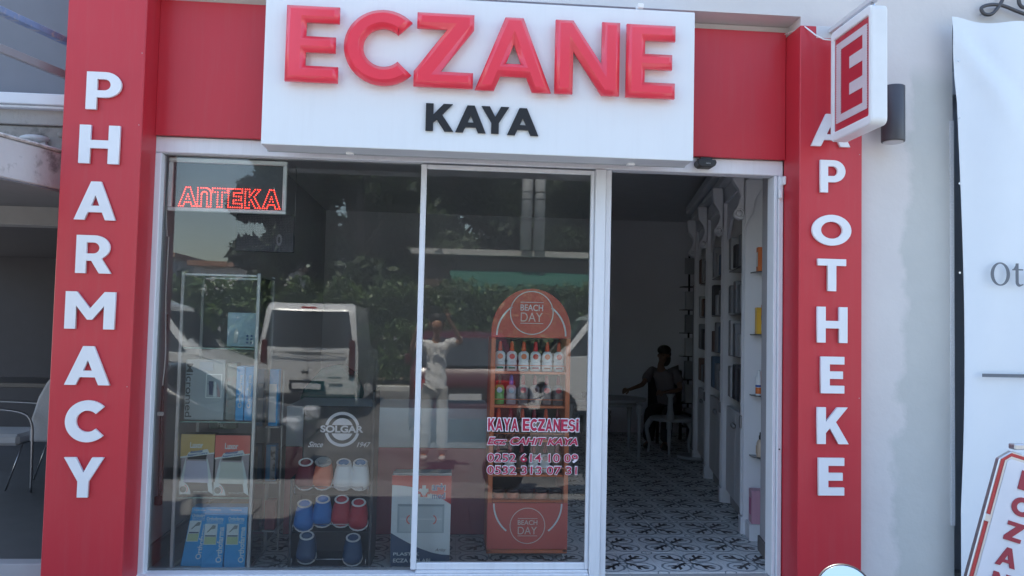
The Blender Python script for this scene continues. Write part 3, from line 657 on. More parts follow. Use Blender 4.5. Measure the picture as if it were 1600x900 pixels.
for ch in 'O': glyph('letter',ch,mat('dim_led2',(.22,.2,.26)),dl,-.955,-.925,1.69,1.755,.3575,.001)
MB().tube([(-.862,.37,2.14),(-.86,.37,1.75)],.0015,5).build('chain',alu,dl); MB().tube([(-1.16,.37,2.14),(-1.16,.37,1.86)],.0015,5).build('chain',alu,dl)
cb=thing('hanging_cable','dangling twisted black and white cable with plugs inside the left edge of the window','cable',(-1.45,.14,.6))
MB().tube(spl([(-1.456,.14,1.7),(-1.462,.15,1.4),(-1.448,.14,1.1),(-1.456,.14,.93)]),.0035,6).build('white_cable',white_plastic,cb)
MB().tube(spl([(-1.456,.14,.93),(-1.462,.15,.7),(-1.455,.14,.45),(-1.452,.14,.36)]),.004,6).tube(spl([(-1.448,.145,1.3),(-1.452,.15,.8),(-1.440,.15,.5),(-1.447,.14,.36)]),.003,6).build('black_cable',black_plastic,cb)
MB().box(-1.475,-1.445,.13,.15,.775,.795).build('plug',white_plastic,cb,bevel=.004); MB().box(-1.472,-1.435,.13,.155,.32,.365).build('plug',black_plastic,cb,bevel=.005)
# ================================================================= VITRINE
vt=thing('glass_cabinet','tall glass display cabinet with aluminium corner posts filled with boxed products','cabinet',(-1.17,.3,0))
VX0,VX1,VY0,VY1,VH=-1.372,-.972,.10,.46,1.52
postm=mat('anodised_profile',(.42,.44,.46),.4,metal=.7)
for x in (VX0,VX1-.018):
    for y in (VY0,VY1-.018): bx('post',postm,vt,x,x+.018,y,y+.018,.001,VH,bevel=.002)
for z in (VH-.02,.001): 
    for a in ((VX0+.019,VX1-.019,VY0,VY0+.016),(VX0+.019,VX1-.019,VY1-.016,VY1),(VX0,VX0+.016,VY0+.019,VY1-.019),(VX1-.016,VX1,VY0+.019,VY1-.019)): bx('rail',postm,vt,*a,z,z+.012,bevel=.001)
bx('base_board',mat('grey_board',(.35,.36,.37),.6),vt,VX0+.02,VX1-.02,VY0+.018,VY1-.02,.002,.012)
for z in (1.13,.752,.366): bx('glass_shelf',CLEAR,vt,VX0+.019,VX1-.019,VY0+.02,VY1-.02,z-.006,z,bevel=0); 
for z in (1.13,.752,.366): bx('shelf_edge',mat('green_glass_edge',(.16,.3,.28),.2),vt,VX0+.019,VX1-.019,VY0+.0185,VY0+.0195,z-.006,z,bevel=0)
bx('front_pane',CLEAR,vt,VX0+.019,VX1-.019,VY0+.004,VY0+.007,.014,VH-.021,bevel=0)
bx('side_pane',CLEAR,vt,VX1-.010,VX1-.007,VY0+.019,VY1-.019,.014,VH-.021,bevel=0)
# cartons
card_blue=mat('sky_blue_carton',(.015,.34,.74),.45,var=.04); card_grey=mat('silver_grey_carton',(.36,.40,.44),.45); card_w=mat('white_carton_print',(.72,.76,.78),.5)
deepblue=mat('deep_blue_print',(.03,.10,.32),.5); navy=mat('navy_print',(.03,.045,.12),.5); lime=mat('pale_lime_print',(.50,.58,.34),.5); tan=mat('ochre_carton',(.62,.42,.15),.5); coral=mat('coral_carton',(.78,.17,.14),.5); black_pr=mat('black_print',(.02,.02,.025),.5); skin_pr=mat('shaded_skin_print',(.42,.35,.38),.5)
def flat(name,m,par,pts,y,t=.0008): return MB().prism(pts,y-t,y).build(name,m,par)
def rc(a,b,c,d): return [(a,c),(b,c),(b,d),(a,d)]
def ortho(x0,x1,z0,z1,y,lean,label):
    t=thing('carton',label,'box',((x0+x1)/2,y,z0),group='blue support cartons on the bottom shelf')
    sh=lambda pts:[(p[0]+lean*(p[1]-z0),p[1]) for p in pts]
    MB().prism(sh(rc(x0,x1,z0,z1)),y,y+.09).build('box',card_blue,t,bevel=.002)
    flat('flap_shadow_line',mat('dark_blue_line',(.01,.12,.34)),t,sh(rc(x0+.002,x1-.002,z1-.034,z1-.0325)),y-.0003)
    w=x1-x0
    flat('picture_panel',card_w,t,sh(rc(x0+.004,x0+w*.62,z0+.125,z0+.23)),y-.0004)
    flat('picture_lower',lime,t,sh(rc(x0+.008,x0+w*.60,z0+.128,z0+.165)),y-.0014)
    flat('picture_bar',navy,t,sh(rc(x0+.010,x0+w*.58,z0+.167,z0+.173)),y-.0014)
    flat('picture_splint',mat('grey_print_mid',(.25,.26,.26)),t,sh([(x0+.016,z0+.188),(x0+.022,z0+.187),(x0+.036,z0+.202),(x0+.056,z0+.206),(x0+.06,z0+.222),(x0+.044,z0+.224),(x0+.032,z0+.208)]),y-.0014)
    m3=lambda a,b,c:Vector((a+lean*(b-z0),y-.0004-c,b))
    text('brand_lettering','Orthofarma',card_w,t,x0+.010,x0+w*.86,z0+.247,z0+.266,0,.001,.02,map3=m3)
    text('small_lettering','MEDICAL CORSETS',card_w,t,x0+.012,x0+w*.84,z0+.239,z0+.244,0,.001,0,map3=m3)
    text('small_lettering','ORTHOPEDIC',card_w,t,x0+.012,x0+w*.84,z0+.231,z0+.236,0,.001,0,map3=m3)
    text('side_lettering','Orthofarma',card_w,t,x0+w*.66,x0+w*.93,z0+.035,z0+.215,0,.001,.02,vert=90,map3=m3)
    text('small_lettering','* Orthofarma',card_w,t,x0+.014,x0+w*.7,z1-.018,z1-.010,0,.001,0,map3=m3)
ortho(-1.329,-1.228,.014,.312,.135,.16,'blue support carton leaning at the left end of the cabinet bottom shelf')
ortho(-1.224,-1.115,.002,.318,.118,.05,'middle one of three blue support cartons on the cabinet bottom shelf')
ortho(-1.108,-1.003,.002,.317,.118,.02,'upright blue support carton at the right end of the cabinet bottom shelf')
def luxor(x0,x1,z0,z1,y,top,label,skin2):
    t=thing('carton',label,'box',((x0+x1)/2,y,z0),group='abdominal corset cartons on the middle shelf')
    w=x1-x0; h=z1-z0
    MB().box(x0,x1,y,y+.07,z0,z1).build('box',black_pr,t,bevel=.002)
    flat('photo_skin',skin_pr,t,rc(x0+.004,x1-.003,z0+.006,z0+h*.72),y-.0003)
    flat('photo_shorts',black_pr,t,rc(x0+.003,x1-.003,z0+.003,z0+h*.20),y-.0012)
    flat('photo_shirt',black_pr,t,[(x0+.22*w,z0+h*.58),(x0+.75*w,z0+h*.58),(x0+.80*w,z0+h*.72),(x0+.2*w,z0+h*.66)],y-.0012)
    for p in ([(0,.0),(.13,.22),(.17,.45),(.17,.62),(.10,.45),(.02,.2)],[(1.,.0),(.86,.05),(.80,.3),(.77,.56),(.80,.60),(.93,.3)]):
        flat('photo_gap',card_w,t,[(x0+w*a,z0+h*b) for a,b in p],y-.0015)
    flat('corset',skin2,t,[(x0+w*.12,z0+h*.2),(x0+w*.86,z0+h*.19),(x0+w*.79,z0+h*.55),(x0+w*.19,z0+h*.56)],y-.0022)
    flat('colour_header',top,t,[(x0,z0+h*.62),(x1,z0+h*.69),(x1,z1),(x0,z1)],y-.0028)
    flat('title_strip',card_w,t,[(x0,z0+h*.60),(x1,z0+h*.68),(x1,z0+h*.70),(x0+w*.85,z0+h*.69),(x0+w*.80,z0+h*.755),(x0+w*.25,z0+h*.70),(x0+w*.2,z0+h*.645),(x0,z0+h*.625)],y-.0036)
    m3=lambda a,b,c:Vector((a,y-.0046-c,b+.14*(a-x0)))
    text('brand_lettering','Luxor',card_w,t,x0+w*.28,x0+w*.66,z0+h*.77,z0+h*.87,y-.0036,.001,.03)
    text('title_lettering','Abdominal',deepblue,t,x0+w*.28,x0+w*.66,z0+h*.655,z0+h*.70,0,.001,.03,.2,map3=m3)
    text('title_lettering','Support Corset',deepblue,t,x0+w*.22,x0+w*.80,z0+h*.605,z0+h*.65,0,.001,.03,.2,map3=m3)
    q=[(x0,z0)]+arc(x0,z0,w*.34,h*.22,0,90,10)
    flat('quarter_badge',card_w,t,q,y-.003)
    MB().ring(x0+w*.12,z0+h*.085,0.001,w*.095,y-.0046,y-.004,n=20).build('badge_mark',mat('badge_grey',(.12,.12,.13)),t)
    MB().ring(x0+w*.12,z0+h*.085,w*.12,w*.14,y-.0046,y-.004,-40,70,12).build('badge_arc',coral,t)
    text('foot_lettering','ABDOMINAL SUPPORT',card_w,t,x0+w*.42,x0+w*.85,z0+h*.035,z0+h*.055,y-.003,.001,.0)
luxor(-1.350,-1.180,.378,.684,.135,tan,'corset carton with an ochre top on the middle shelf of the glass cabinet',mat('lilac_corset',(.58,.55,.70)))
luxor(-1.176,-1.000,.374,.681,.130,coral,'corset carton with a coral red top on the middle shelf of the glass cabinet',mat('beige_corset',(.66,.66,.62)))
t=thing('carton','large silver carton with grey lettering up its side on the upper shelf','box',(-1.25,.16,.753))
bx('box',card_grey,t,-1.350,-1.150,.16,.24,.754,1.066,bevel=.002)
text('side_lettering','Micromed',mat('dark_grey_print',(.08,.085,.1)),t,-1.345,-1.312,.768,1.045,.1595,.001,.01,vert=-90)
flat('picture_frame',card_w,t,rc(-1.245,-1.163,.868,.993),.1595); flat('picture_panel',card_grey,t,rc(-1.240,-1.168,.873,.987),.1583)
flat('picture_knee',navy,t,[(-1.226,.885),(-1.208,.883),(-1.206,.955),(-1.230,.955)],.157)
flat('picture_leg',card_w,t,[(-1.205,.875),(-1.187,.875),(-1.193,.95),(-1.2,.955)],.157); flat('picture_leg',mat('pink_skin_print',(.5,.32,.34)),t,[(-1.183,.875),(-1.170,.876),(-1.172,.90),(-1.186,.95)],.157)
MB().ring(-1.24,.873,.068,.070,.1565,.157,0,88,14).build('picture_arc',black_pr,t)
MB().box(-1.28,-1.21,.155,.159,1.01,1.055).build('price_tag',mat('pale_blue_tag',(.3,.38,.5)),t,bevel=.001)
t=thing('carton','grey and red patterned carton beside the silver one on the upper shelf','box',(-1.11,.17,.753))
bx('box',mat('mottled_carton',(.25,.27,.26),.6,var=.3,scale=25,c2=(.35,.12,.13),c2scale=11,c2t=.56),t,-1.143,-1.092,.17,.25,.754,1.05)
for i,x in enumerate((-1.088,-1.043)):
    t=thing('slim_carton',['slim blue carton directly right of the patterned carton','slim blue carton in the upper shelf corner next to the cabinet post'][i],'box',(x,.15,.753),group='slim blue cartons on the upper shelf')
    bx('box',card_blue,t,x,x+.041,.15,.25,.754,1.035,bevel=.002); text('side_lettering','Orthofarma',card_w,t,x+.012,x+.030,.82,.99,.1495,.001,.01,vert=90)
t=thing('poster_card','pale blue square carton with small print standing on the top shelf','box',(-1.11,.3,1.131))
bx('box',mat('pale_blue_card',(.46,.62,.74),.5,c2=(.75,.55,.6),c2scale=18,c2t=.66),t,-1.185,-1.035,.30,.335,1.132,1.316,bevel=.002)
for i in range(3):
    for j in range(2): MB().lathe([(.006,0),(.006,.001)],(-1.055-.022*j,.2995,1.155+.018*i),10,mtx=Matrix.Rotation(R(90),4,'X')).build('print_dot',deepblue,t)
flat('print_figure',card_w,t,[(-1.15,1.15),(-1.13,1.15),(-1.128,1.21),(-1.135,1.235),(-1.148,1.21)],.2995)
t=thing('small_carton','small dark green pack lying behind the corset cartons','box',(-1.19,.3,.69)); bx('box',mat('dark_green_pack',(.06,.11,.09),.5),t,-1.262,-1.121,.3,.36,.69,.735); text('lettering','Fix',card_w,t,-1.215,-1.185,.70,.725,.2995,.001,.01)
t=thing('carton','blue and white carton standing at the right side of the cabinet','box',(-.93,.42,.76)); bx('box',card_blue,t,-.965,-.915,.36,.42,.70,1.01); bx('white_label',card_w,t,-.963,-.925,.3585,.3598,.72,.93)
t=thing('carton','blue and grey carton at knee height right of the cabinet','box',(-.93,.42,.45)); bx('box',mat('muted_blue_carton',(.06,.18,.32),.5),t,-.97,-.915,.36,.42,.40,.60); bx('pattern_label',mat('grey_pattern',(.3,.3,.3),.5,c2=(.05,.05,.05),c2scale=40),t,-.945,-.918,.3585,.3598,.41,.59)
t=thing('carton','dark red carton near the floor right of the cabinet','box',(-.93,.42,.15)); bx('box',mat('dark_red_carton',(.2,.03,.04)),t,-.965,-.91,.36,.42,.14,.30); 
sb=thing('shelf_stand','narrow grey stand beside the glass cabinet holding stray cartons','shelf',(-.93,.4,0))
for z in (.1395,.3995,.6995): bx('shelf',postm,sb,-.975,-.905,.35,.45,z-.008,z-.0005,bevel=0)
for x in (-.974,-.908): bx('post',postm,sb,x-.004,x+.004,.452,.46,0,1.0,bevel=0)
# ================================================================= CLOG RACK
rk=thing('shoe_rack','black tiered rack with a printed header board and thin wire rails','rack',(-.57,.3,0))
rb=mat('rack_dark_board',(.045,.045,.05),.6)
for x in (-.785,-.375): bx('side_panel',rb,rk,x-.008,x+.008,.14,.42,.0,.46 if x<-.5 else .92,bevel=.003)
for z,y in ((.395,.16),(.205,.15),(.03,.14)):
    mtx=Matrix.Translation((-.58,y+.12,z+.045))@Matrix.Rotation(R(14),4,'X')
    MB().box(-.196,.196,-.12,.13,-.045,-.038,mtx=mtx).build('shelf',rb,rk,bevel=.001)
    MB().tube([(-.74,y-.02,z+.01),(-.74,y-.025,z+.025),(-.42,y-.025,z+.025),(-.42,y-.02,z+.01)],.0022,6).build('wire_rail',chrome,rk)
    for x in (-.770,-.392): MB().tube([(x,y-.02,z-.01),(x,y-.02,z+.03)],.0025,6).build('wire_stop',chrome,rk)
hbd=bx('header_board',rb,rk,-.765,-.384,.30,.312,.0,.82,bevel=.01)
bd=.2995
def S_(px): return px
MB().ring(-.556,.696,.078,.094,bd-.001,bd,14,166,40).ring(-.556,.696,.078,.094,bd-.001,bd,194,346,40).build('ring_emblem',vinyl,hbd)
def seg(cx,cz,r,a0,a1): return arc(cx,cz,r,r,a0,a1,20)
flat('disc_segment',vinyl,hbd,seg(-.556,.696,.060,22,158),bd); flat('disc_segment',vinyl,hbd,seg(-.556,.696,.060,202,338),bd)
text('brand_lettering','SOLGAR',vinyl,hbd,-.672,-.442,.678,.716,bd,.001,.035)
text('script_lettering','Since',vinyl,hbd,-.735,-.655,.598,.628,bd,.001,.015,.45)
text('script_lettering','1947',vinyl,hbd,-.475,-.40,.600,.628,bd,.001,.015,.4)
def clog(m,inner,label,group,fur=False):
    t=thing('clog',label,'shoe',(0,0,0),group=group)
    # local: toe points -Y & down; length along y from 0 (toe) to .2 (heel)
    secs=[(0,.020,.026,.015),(.004,.034,.042,.020),(.016,.046,.060,.026),(.035,.051,.068,.029),(.06,.050,.072,.03),(.10,.046,.078,.034),(.13,.041,.076,.034),(.155,.036,.070,.034),(.168,.024,.055,.034)]
    mb=MB(); n=16; vs=[]
    for y,w,h,zc in secs:
        for k in range(n):
            a=2*math.pi*k/n; ca,sa=math.cos(a),math.sin(a)
            z=zc+ (h-zc+.0)*sa if sa>0 else zc+zc*max(-1,sa*1.6)
            vs.append((w*math.copysign(abs(ca)**.75,ca),y,z))
    fs=[(i*n+k,i*n+(k+1)%n,(i+1)*n+(k+1)%n,(i+1)*n+k) for i in range(len(secs)-1) for k in range(n)]+[list(range(n-1,-1,-1))]
    mb.add(vs,fs,True)
    mb.build('upper',m,t)
    so=MB(); pts=[]
    for y,w in ((-.001,.010),(.012,.031),(.035,.0425),(.07,.0475),(.105,.0445),(.14,.038),(.16,.033),(.176,.018)): pts.append((w,y))
    pts=pts+[(-a,b) for a,b in reversed(pts)]
    so.add([(a,b,-.012) for a,b in pts]+[(a,b,.006) for a,b in pts],[list(range(15,-1,-1)),list(range(16,32))]+[(i,(i+1)%16,16+(i+1)%16,16+i) for i in range(16)])
    so.build('sole',m,t,bevel=.003)
    rp=[(.033*math.cos(2*math.pi*k/20),.136+.027*math.sin(2*math.pi*k/20),.073-.02*math.sin(2*math.pi*k/20)*.4) for k in range(21)]
    MB().tube(rp,.0055 if not fur else .011,8).build('rim',inner if fur else mat('pale_rim',(.66,.66,.68),.6),t)
    MB().tube([(.045,.06,.004),(.049,.035,.002),(.040,.010,.0),(.022,-.004,-.001),(0,-.008,-.001),(-.022,-.004,-.001),(-.040,.010,0),(-.049,.035,.002),(-.045,.06,.004)],.0045,6).build('sole_rim',mat('pale_rim',(.66,.66,.68),.6),t)
    MB().ell((0,.136,.071),.029,.023,.006).build('lining',inner,t)
    return t
cm={'maroon':(.18,.02,.035),'coral':(.72,.17,.09),'white':(.74,.77,.80),'blue':(.03,.17,.50),'red':(.42,.025,.04),'navy':(.035,.075,.16)}
cmat={k:mat(k+'_clog_foam',v,.55,var=.05) for k,v in cm.items()}
fur=mat('grey_fleece',(.45,.44,.43),.95,bump=1,bscale=200); blin=mat('blue_lining',(.03,.16,.34),.8)
def put(c,x,y,z,rz=0,tilt=50):
    c.location=(x,y,z); c.rotation_euler=(R(tilt),0,R(rz)); c.scale=(1.0,.86,.95)
GT='clogs on the upper rack tier'; GM='clogs on the middle rack tier'; GB='clogs on the bottom rack tier'
specs=[('maroon','maroon','maroon clog at the left end of the upper rack tier',-.722,.155,.405,-4,GT),('coral','fur','coral clog with a fleece lined opening on the upper rack tier',-.632,.155,.407,-3,GT),('white','b','white clog with blue lining beside the coral one',-.525,.155,.405,0,GT),('white','b','white clog with blue lining at the right end of the upper tier',-.438,.155,.405,4,GT),
('blue','blue','bright blue clog at the left end of the middle rack tier',-.718,.145,.193,2,GM),('blue','blue','bright blue clog beside the first one on the middle rack tier',-.625,.150,.215,6,GM),('red','red','red clog left of the last one on the middle rack tier',-.530,.150,.215,-5,GM),('red','red','red clog at the right end of the middle rack tier',-.440,.145,.200,-2,GM),
('navy','navy','dark navy clog in shadow at the left of the bottom rack tier',-.70,.14,.03,0,GB),('navy','navy','dark navy clog at the right of the bottom rack tier',-.462,.14,.02,3,GB)]
for k,inn,lab,x,y,z,rz,g in specs:
    inner=fur if inn=='fur' else blin if inn=='b' else cmat[inn]
    c=clog(cmat[k],inner,lab,g,fur=inn=='fur'); put(c,x,y,z,rz,56)
# ================================================================= ARTI MED CARTON
am=thing('carton','tall red white and navy carton for a first aid cabinet standing behind the glass mullion','box',(-.12,.2,0))
bx('box',card_w,am,-.270,.042,.17,.30,.001,.475,bevel=.002)
aw=mat('carton_white_face',(.70,.76,.80),.4); ar=mat('carton_red_face',(.62,.055,.05),.4); y=.1695
X0,X1,ZT=-.270,.042,.475
flat('white_face',aw,am,rc(X0+.001,X1-.001,.002,.474),y)
curve=[(X0,.425)]+[(X0+.312*t,.425-.10*t**2.0) for t in (.15,.3,.45,.6,.75,.88,1)]
flat('red_header',ar,am,[(a,b) for a,b in curve]+[(X1,ZT),(X0,ZT)],y-.001)
low=[(X0,.175)]+[(X0+.312*t,.175-.115*math.sin(t*math.pi/2)) for t in (.15,.3,.5,.7,.85,1)]
flat('navy_footer',mat('carton_navy_face',(.05,.09,.17)),am,[(X0,.002),(X1,.002)]+low[::-1],y-.001)
text('lettering','PLASTİK',card_w,am,-.254,-.118,.058,.079,y-.002,.001,.02); text('lettering','ECZA DOLABI',card_w,am,-.254,-.060,.022,.042,y-.002,.001,.02)
text('brand_lettering_outline','ar+ı',card_w,am,-.062,.012,.395,.435,y-.002,.001,.045); text('brand_lettering','ar+ı',deepblue,am,-.058,.008,.398,.432,y-.003,.001,.015)
text('brand_lettering_outline','med',card_w,am,-.062,.012,.352,.388,y-.002,.001,.045); text('brand_lettering','med',deepblue,am,-.058,.008,.355,.386,y-.003,.001,.015)
mb=MB(); 
for k in range(8):
    a=2*math.pi*k/8+.39; mb.box(-.102+.026*math.cos(a)-.0085,-.102+.026*math.cos(a)+.0085,y-.0032,y-.0022,.398+.028*math.sin(a)-.0085,.398+.028*math.sin(a)+.0085)
mb.build('cross_emblem',ar,am)
MB().box(-.112,-.092,y-.004,y-.0034,.372,.424).box(-.126,-.0785,y-.0046,y-.0041,.389,.407).build('cross_emblem',card_w,am)
flat('cabinet_picture',mat('cabinet_print',(.42,.50,.55)),am,rc(-.238,.008,.175,.325),y-.001)
flat('cabinet_picture_inner',mat('cabinet_print_light',(.55,.62,.66)),am,rc(-.228,-.002,.182,.310),y-.002)
flat('cabinet_picture_shelf',card_w,am,rc(-.224,-.006,.245,.250),y-.003)
flat('cabinet_picture_edge',mat('cabinet_print_dark',(.25,.3,.34)),am,rc(-.236,.006,.318,.324),y-.003)
MB().ring(-.165,.245,.020,.026,y-.0045,y-.0038,110,250,12).ring(-.057,.245,.020,.026,y-.0045,y-.0038,-70,70,12).build('crescent_print',coral,am)
text('script_lettering','Arilay',greyp,am,-.035,.022,.075,.095,y-.002,.001,.0,.4)
bx('top_flap',mat('worn_cardboard',(.5,.5,.5),.8),am,-.262,.043,.19,.30,.476,.484,bevel=.001)
# ================================================================= COUNTER
ct=thing('sales_counter','low counter with a pale upper band and a dull red lower band','counter',(0,.95,0))
bx('upper_band',mat('pale_blue_laminate',(.60,.68,.71),.35),ct,-.95,.27,.79,1.35,.525,.765,bevel=.003)
bx('lower_band',mat('dull_red_laminate',(.48,.10,.14),.35),ct,-.95,.27,.80,1.35,.002,.522,bevel=.003)
# teal stool in the room
ts_=thing('teal_stool','dark teal upholstered stool seen dimly through the window','stool',(-.82,1.75,.0))
MB().prism([(-1.03,.70),(-.62,.70),(-.60,.76),(-.66,.90),(-.76,.97),(-.88,.95),(-1.0,.8)],1.6,1.9).build('cushion',mat('teal_velvet',(.01,.14,.13),.8),ts_,bevel=.02,seg=2)
for x in (-.98,-.68):
    for yy in (1.65,1.85): MB().tube([(x,yy,.70),(x,yy,.002)],.012).build('leg',black_plastic,ts_)
# ================================================================= SUN CARE STAND
bs=thing('display_stand','orange brown arched sun care display stand with four shelves behind the phone lettering','display stand',(.47,.4,0))
wood=mat('orange_brown_board',(.66,.18,.07),.4,var=.12,scale=8); wood2=mat('terracotta_print',(.62,.12,.09),.4,var=.12,scale=3); cream=mat('cream_print',(.78,.66,.60),.5)
BX0,BX1,BY=.243,.688,.30
for x in (BX0,BX1-.026): bx('post',wood,bs,x,x+.026,BY,BY+.30,.035,1.212,bevel=.003)
hp=[(BX0,1.213),(BX1,1.213),(BX1,1.26)]+[( .4655+.2225*math.cos(R(a)),1.245+.242*math.sin(R(a))) for a in range(10,171,8)]+[(BX0,1.26)]
ah=MB().prism(hp,BY,BY+.02).build('arched_header',wood2,bs,bevel=.002)
MB().ring(.4655,1.352,.117,.122,BY-.0015,BY-.0005,0,360,48).build('circle_print',card_w,ah)
MB().ring(.4655,1.225,.188,.197,BY-.0015,BY-.0005,0,55,16).ring(.4655,1.225,.188,.197,BY-.0015,BY-.0005,125,180,16).build('arc_print',card_w,bs)
text('lettering','BEACH',card_w,ah,.402,.528,1.363,1.398,BY,.001,.004); text('lettering','DAY',cream,ah,.404,.526,1.303,1.353,BY,.001,-.006)
bx('print_line',card_w,bs,.402,.530,BY-.0015,BY-.0005,1.409,1.412,bevel=0); bx('print_line',card_w,bs,.402,.530,BY-.0015,BY-.0005,1.292,1.295,bevel=0)
shz=[1.024,.836,.648,.459,.318]
for z in shz: bx('shelf',wood,bs,BX0+.027,BX1-.027,BY+.005,BY+.29,z-.012,z,bevel=.002)
for z in shz[:4]: MB().tube([(BX0+.027,BY+.002,z+.035),(BX1-.027,BY+.002,z+.035)],.0025,6).build('guard_rail',wood,bs)
bx('back_panel',mat('dark_back_panel',(.06,.05,.055),.6),bs,BX0+.027,BX1-.027,BY+.292,BY+.298,.06,1.2,bevel=0)
lp_=bx('lower_panel',wood2,bs,BX0,BX1,BY-.004,BY-.001,.055,.306,bevel=.001)
bx('base_rail',wood,bs,BX0,BX1,BY,BY+.3,.030,.052,bevel=.002)
MB().ring(.4655,.182,.094,.098,BY-.0062,BY-.005,0,360,48).build('circle_print',cream,lp_)
MB().ring(.4655,.302,.183,.192,BY-.0062,BY-.005,180,232,16).ring(.4655,.302,.183,.192,BY-.0062,BY-.005,308,360,16).build('arc_print',card_w,bs)
text('lettering','BEACH',cream,lp_,.412,.520,.187,.212,BY-.005,.001,.004); text('lettering','DAY',cream,lp_,.413,.518,.136,.176,BY-.005,.001,-.006)
bx('print_line',cream,bs,.412,.520,BY-.0062,BY-.005,.220,.2225,bevel=0); bx('print_line',cream,bs,.412,.520,BY-.0062,BY-.005,.126,.1285,bevel=0)
for x in (.262,.668):
    for yy in (.33,.57): MB().ell((x,yy,.015),.008,.014,.014).build('caster',alu,bs)
ORD=['leftmost','second from left','third from left','fourth from left','fifth from left','rightmost']
def spray(x,z,lab,g,body,capm,discm,h=.165,trans=False,foot=None):
    t=thing('spray_bottle',lab,'bottle',(x,BY+.06,z),group=g)
    pr=[(.024,0),(.029,.004),(.029,.045),(.026,.055),(.029,.066),(.030,.085),(.027,.100),(.016,.110),(.009,.112)]
    MB().lathe([(a,b*h/.165) for a,b in pr],(x,BY+.06,z+.001),18,sy=.6).build('body',body,t)
    MB().lathe([(.011,.112),(.013,.118),(.011,.135),(.010,.150),(.0075,.163),(.005,.165)],(x,BY+.06,z+.001),12).tube([(x,BY+.06,z+.150),(x,BY+.045,z+.152)],.004,6).build('spray_cap',capm,t)
    MB().lathe([(.0155,0),(.0155,.0015)],(x,BY+.0405,z+.083),20,mtx=Matrix.Rotation(R(90),4,'X')).build('round_label',discm,t)
    if foot: 
        bx('lower_label',foot,t,x-.018,x+.018,BY+.0405,BY+.042,z+.014,z+.024,bevel=0)
        bx('text_line',mat('grey_text_line',(.45,.5,.55)),t,x-.012,x+.012,BY+.041,BY+.042,z+.050,z+.053,bevel=0)
wb=mat('white_bottle',(.72,.77,.80),.35); oc=mat('orange_cap',(.72,.09,.03),.35); rc_=mat('red_cap',(.62,.02,.04),.35)
discs=[mat('coral_disc',(.75,.22,.10)),mat('red_disc',(.70,.10,.08))]
feet=[mat('green_foot',(.03,.2,.13)),mat('green_foot',(0,0,0)),mat('maroon_foot',(.25,.05,.07)),mat('maroon_foot',(0,0,0)),mat('brown_foot',(.3,.12,.05)),mat('maroon_foot',(0,0,0))]
xs=[.298+i*.0665 for i in range(6)]
for i,x in enumerate(xs): spray(x,1.024,ORD[i]+' white spray bottle on the top shelf of the sun care stand','white spray bottles on the top shelf',wb,rc_ if i==3 else oc,discs[i%2],foot=feet[i])
gb=mat('green_liquid_bottle',(.08,.42,.10),.15,coat=.6); cbm=mat('clear_liquid_bottle',(.36,.36,.42),.15,coat=.6); mb_=mat('smoky_bottle',(.20,.17,.18),.15,coat=.6)
bcap=mat('blue_cap',(.03,.15,.60),.35); gcap=mat('dark_green_cap',(.02,.06,.03),.35); mcap=mat('maroon_cap',(.25,.01,.03),.35); cdisc=mat('crimson_disc',(.50,.04,.07)); bdisc=mat('pale_blue_disc',(.40,.60,.72)); ddisc=mat('dark_disc',(.1,.05,.06))
row=[('green bottle with a dark cap at the left of the second shelf',gb,gcap,bdisc),('clear bottle with a bright blue cap on the second shelf',cbm,bcap,bdisc),('smoky bottle with a maroon cap next to the blue capped one',mb_,mcap,cdisc),('smoky bottle with a dark round label on the second shelf',mb_,mcap,ddisc),('smoky bottle with a crimson round label, second from right on the second shelf',mb_,mcap,cdisc),('smoky bottle at the right end of the second shelf',mb_,mcap,cdisc)]
for i,(lab,b_,c_,d_) in enumerate(row): spray(xs[i],.836,lab,'oil bottles on the second shelf',b_,c_,d_)
for i,x in enumerate(xs): spray(x,.648,ORD[i]+' bottle on the third shelf behind the shop name lettering','bottles on the third shelf',mat('brown_bottle',(.16,.08,.06),.3),mcap if i%2 else oc,mat('faint_disc',(.4,.3,.3)),h=.15)
for i,x in enumerate(xs): spray(x,.459,ORD[i]+' bottle on the fourth shelf behind the phone numbers','bottles on the fourth shelf',wb if i in(1,3,4) else mat('brown_bottle',(0,0,0)),mcap,mat('faint_disc',(0,0,0)),h=.15)
tubm=[mat('orange_tub',(.45,.10,.05),.4),mat('orange_tub',(0,0,0)),mat('brown_tub',(.16,.09,.07),.4),mat('salmon_tub',(.42,.16,.12),.4),mat('brown_tub',(0,0,0))]
tl=['orange cream tub at the left end of the lowest shelf','orange cream tub second from left on the lowest shelf','brown cream tub in the middle of the lowest shelf','salmon cream tub with a white label on the lowest shelf','brown cream tub at the right end of the lowest shelf']
for i in range(5):
    x=.305+i*.080; t=thing('cream_tub',tl[i],'tub',(x,BY+.06,.318),group='cream tubs on the lowest shelf')
    MB().lathe([(.030,0),(.034,.004),(.034,.030),(.032,.034)],(x,BY+.06,.319),20).build('tub',tubm[i],t); MB().lathe([(.035,.0345),(.035,.050),(.031,.053)],(x,BY+.06,.319),20).build('lid',mat('dark_lid',(.05,.03,.03),.35),t)
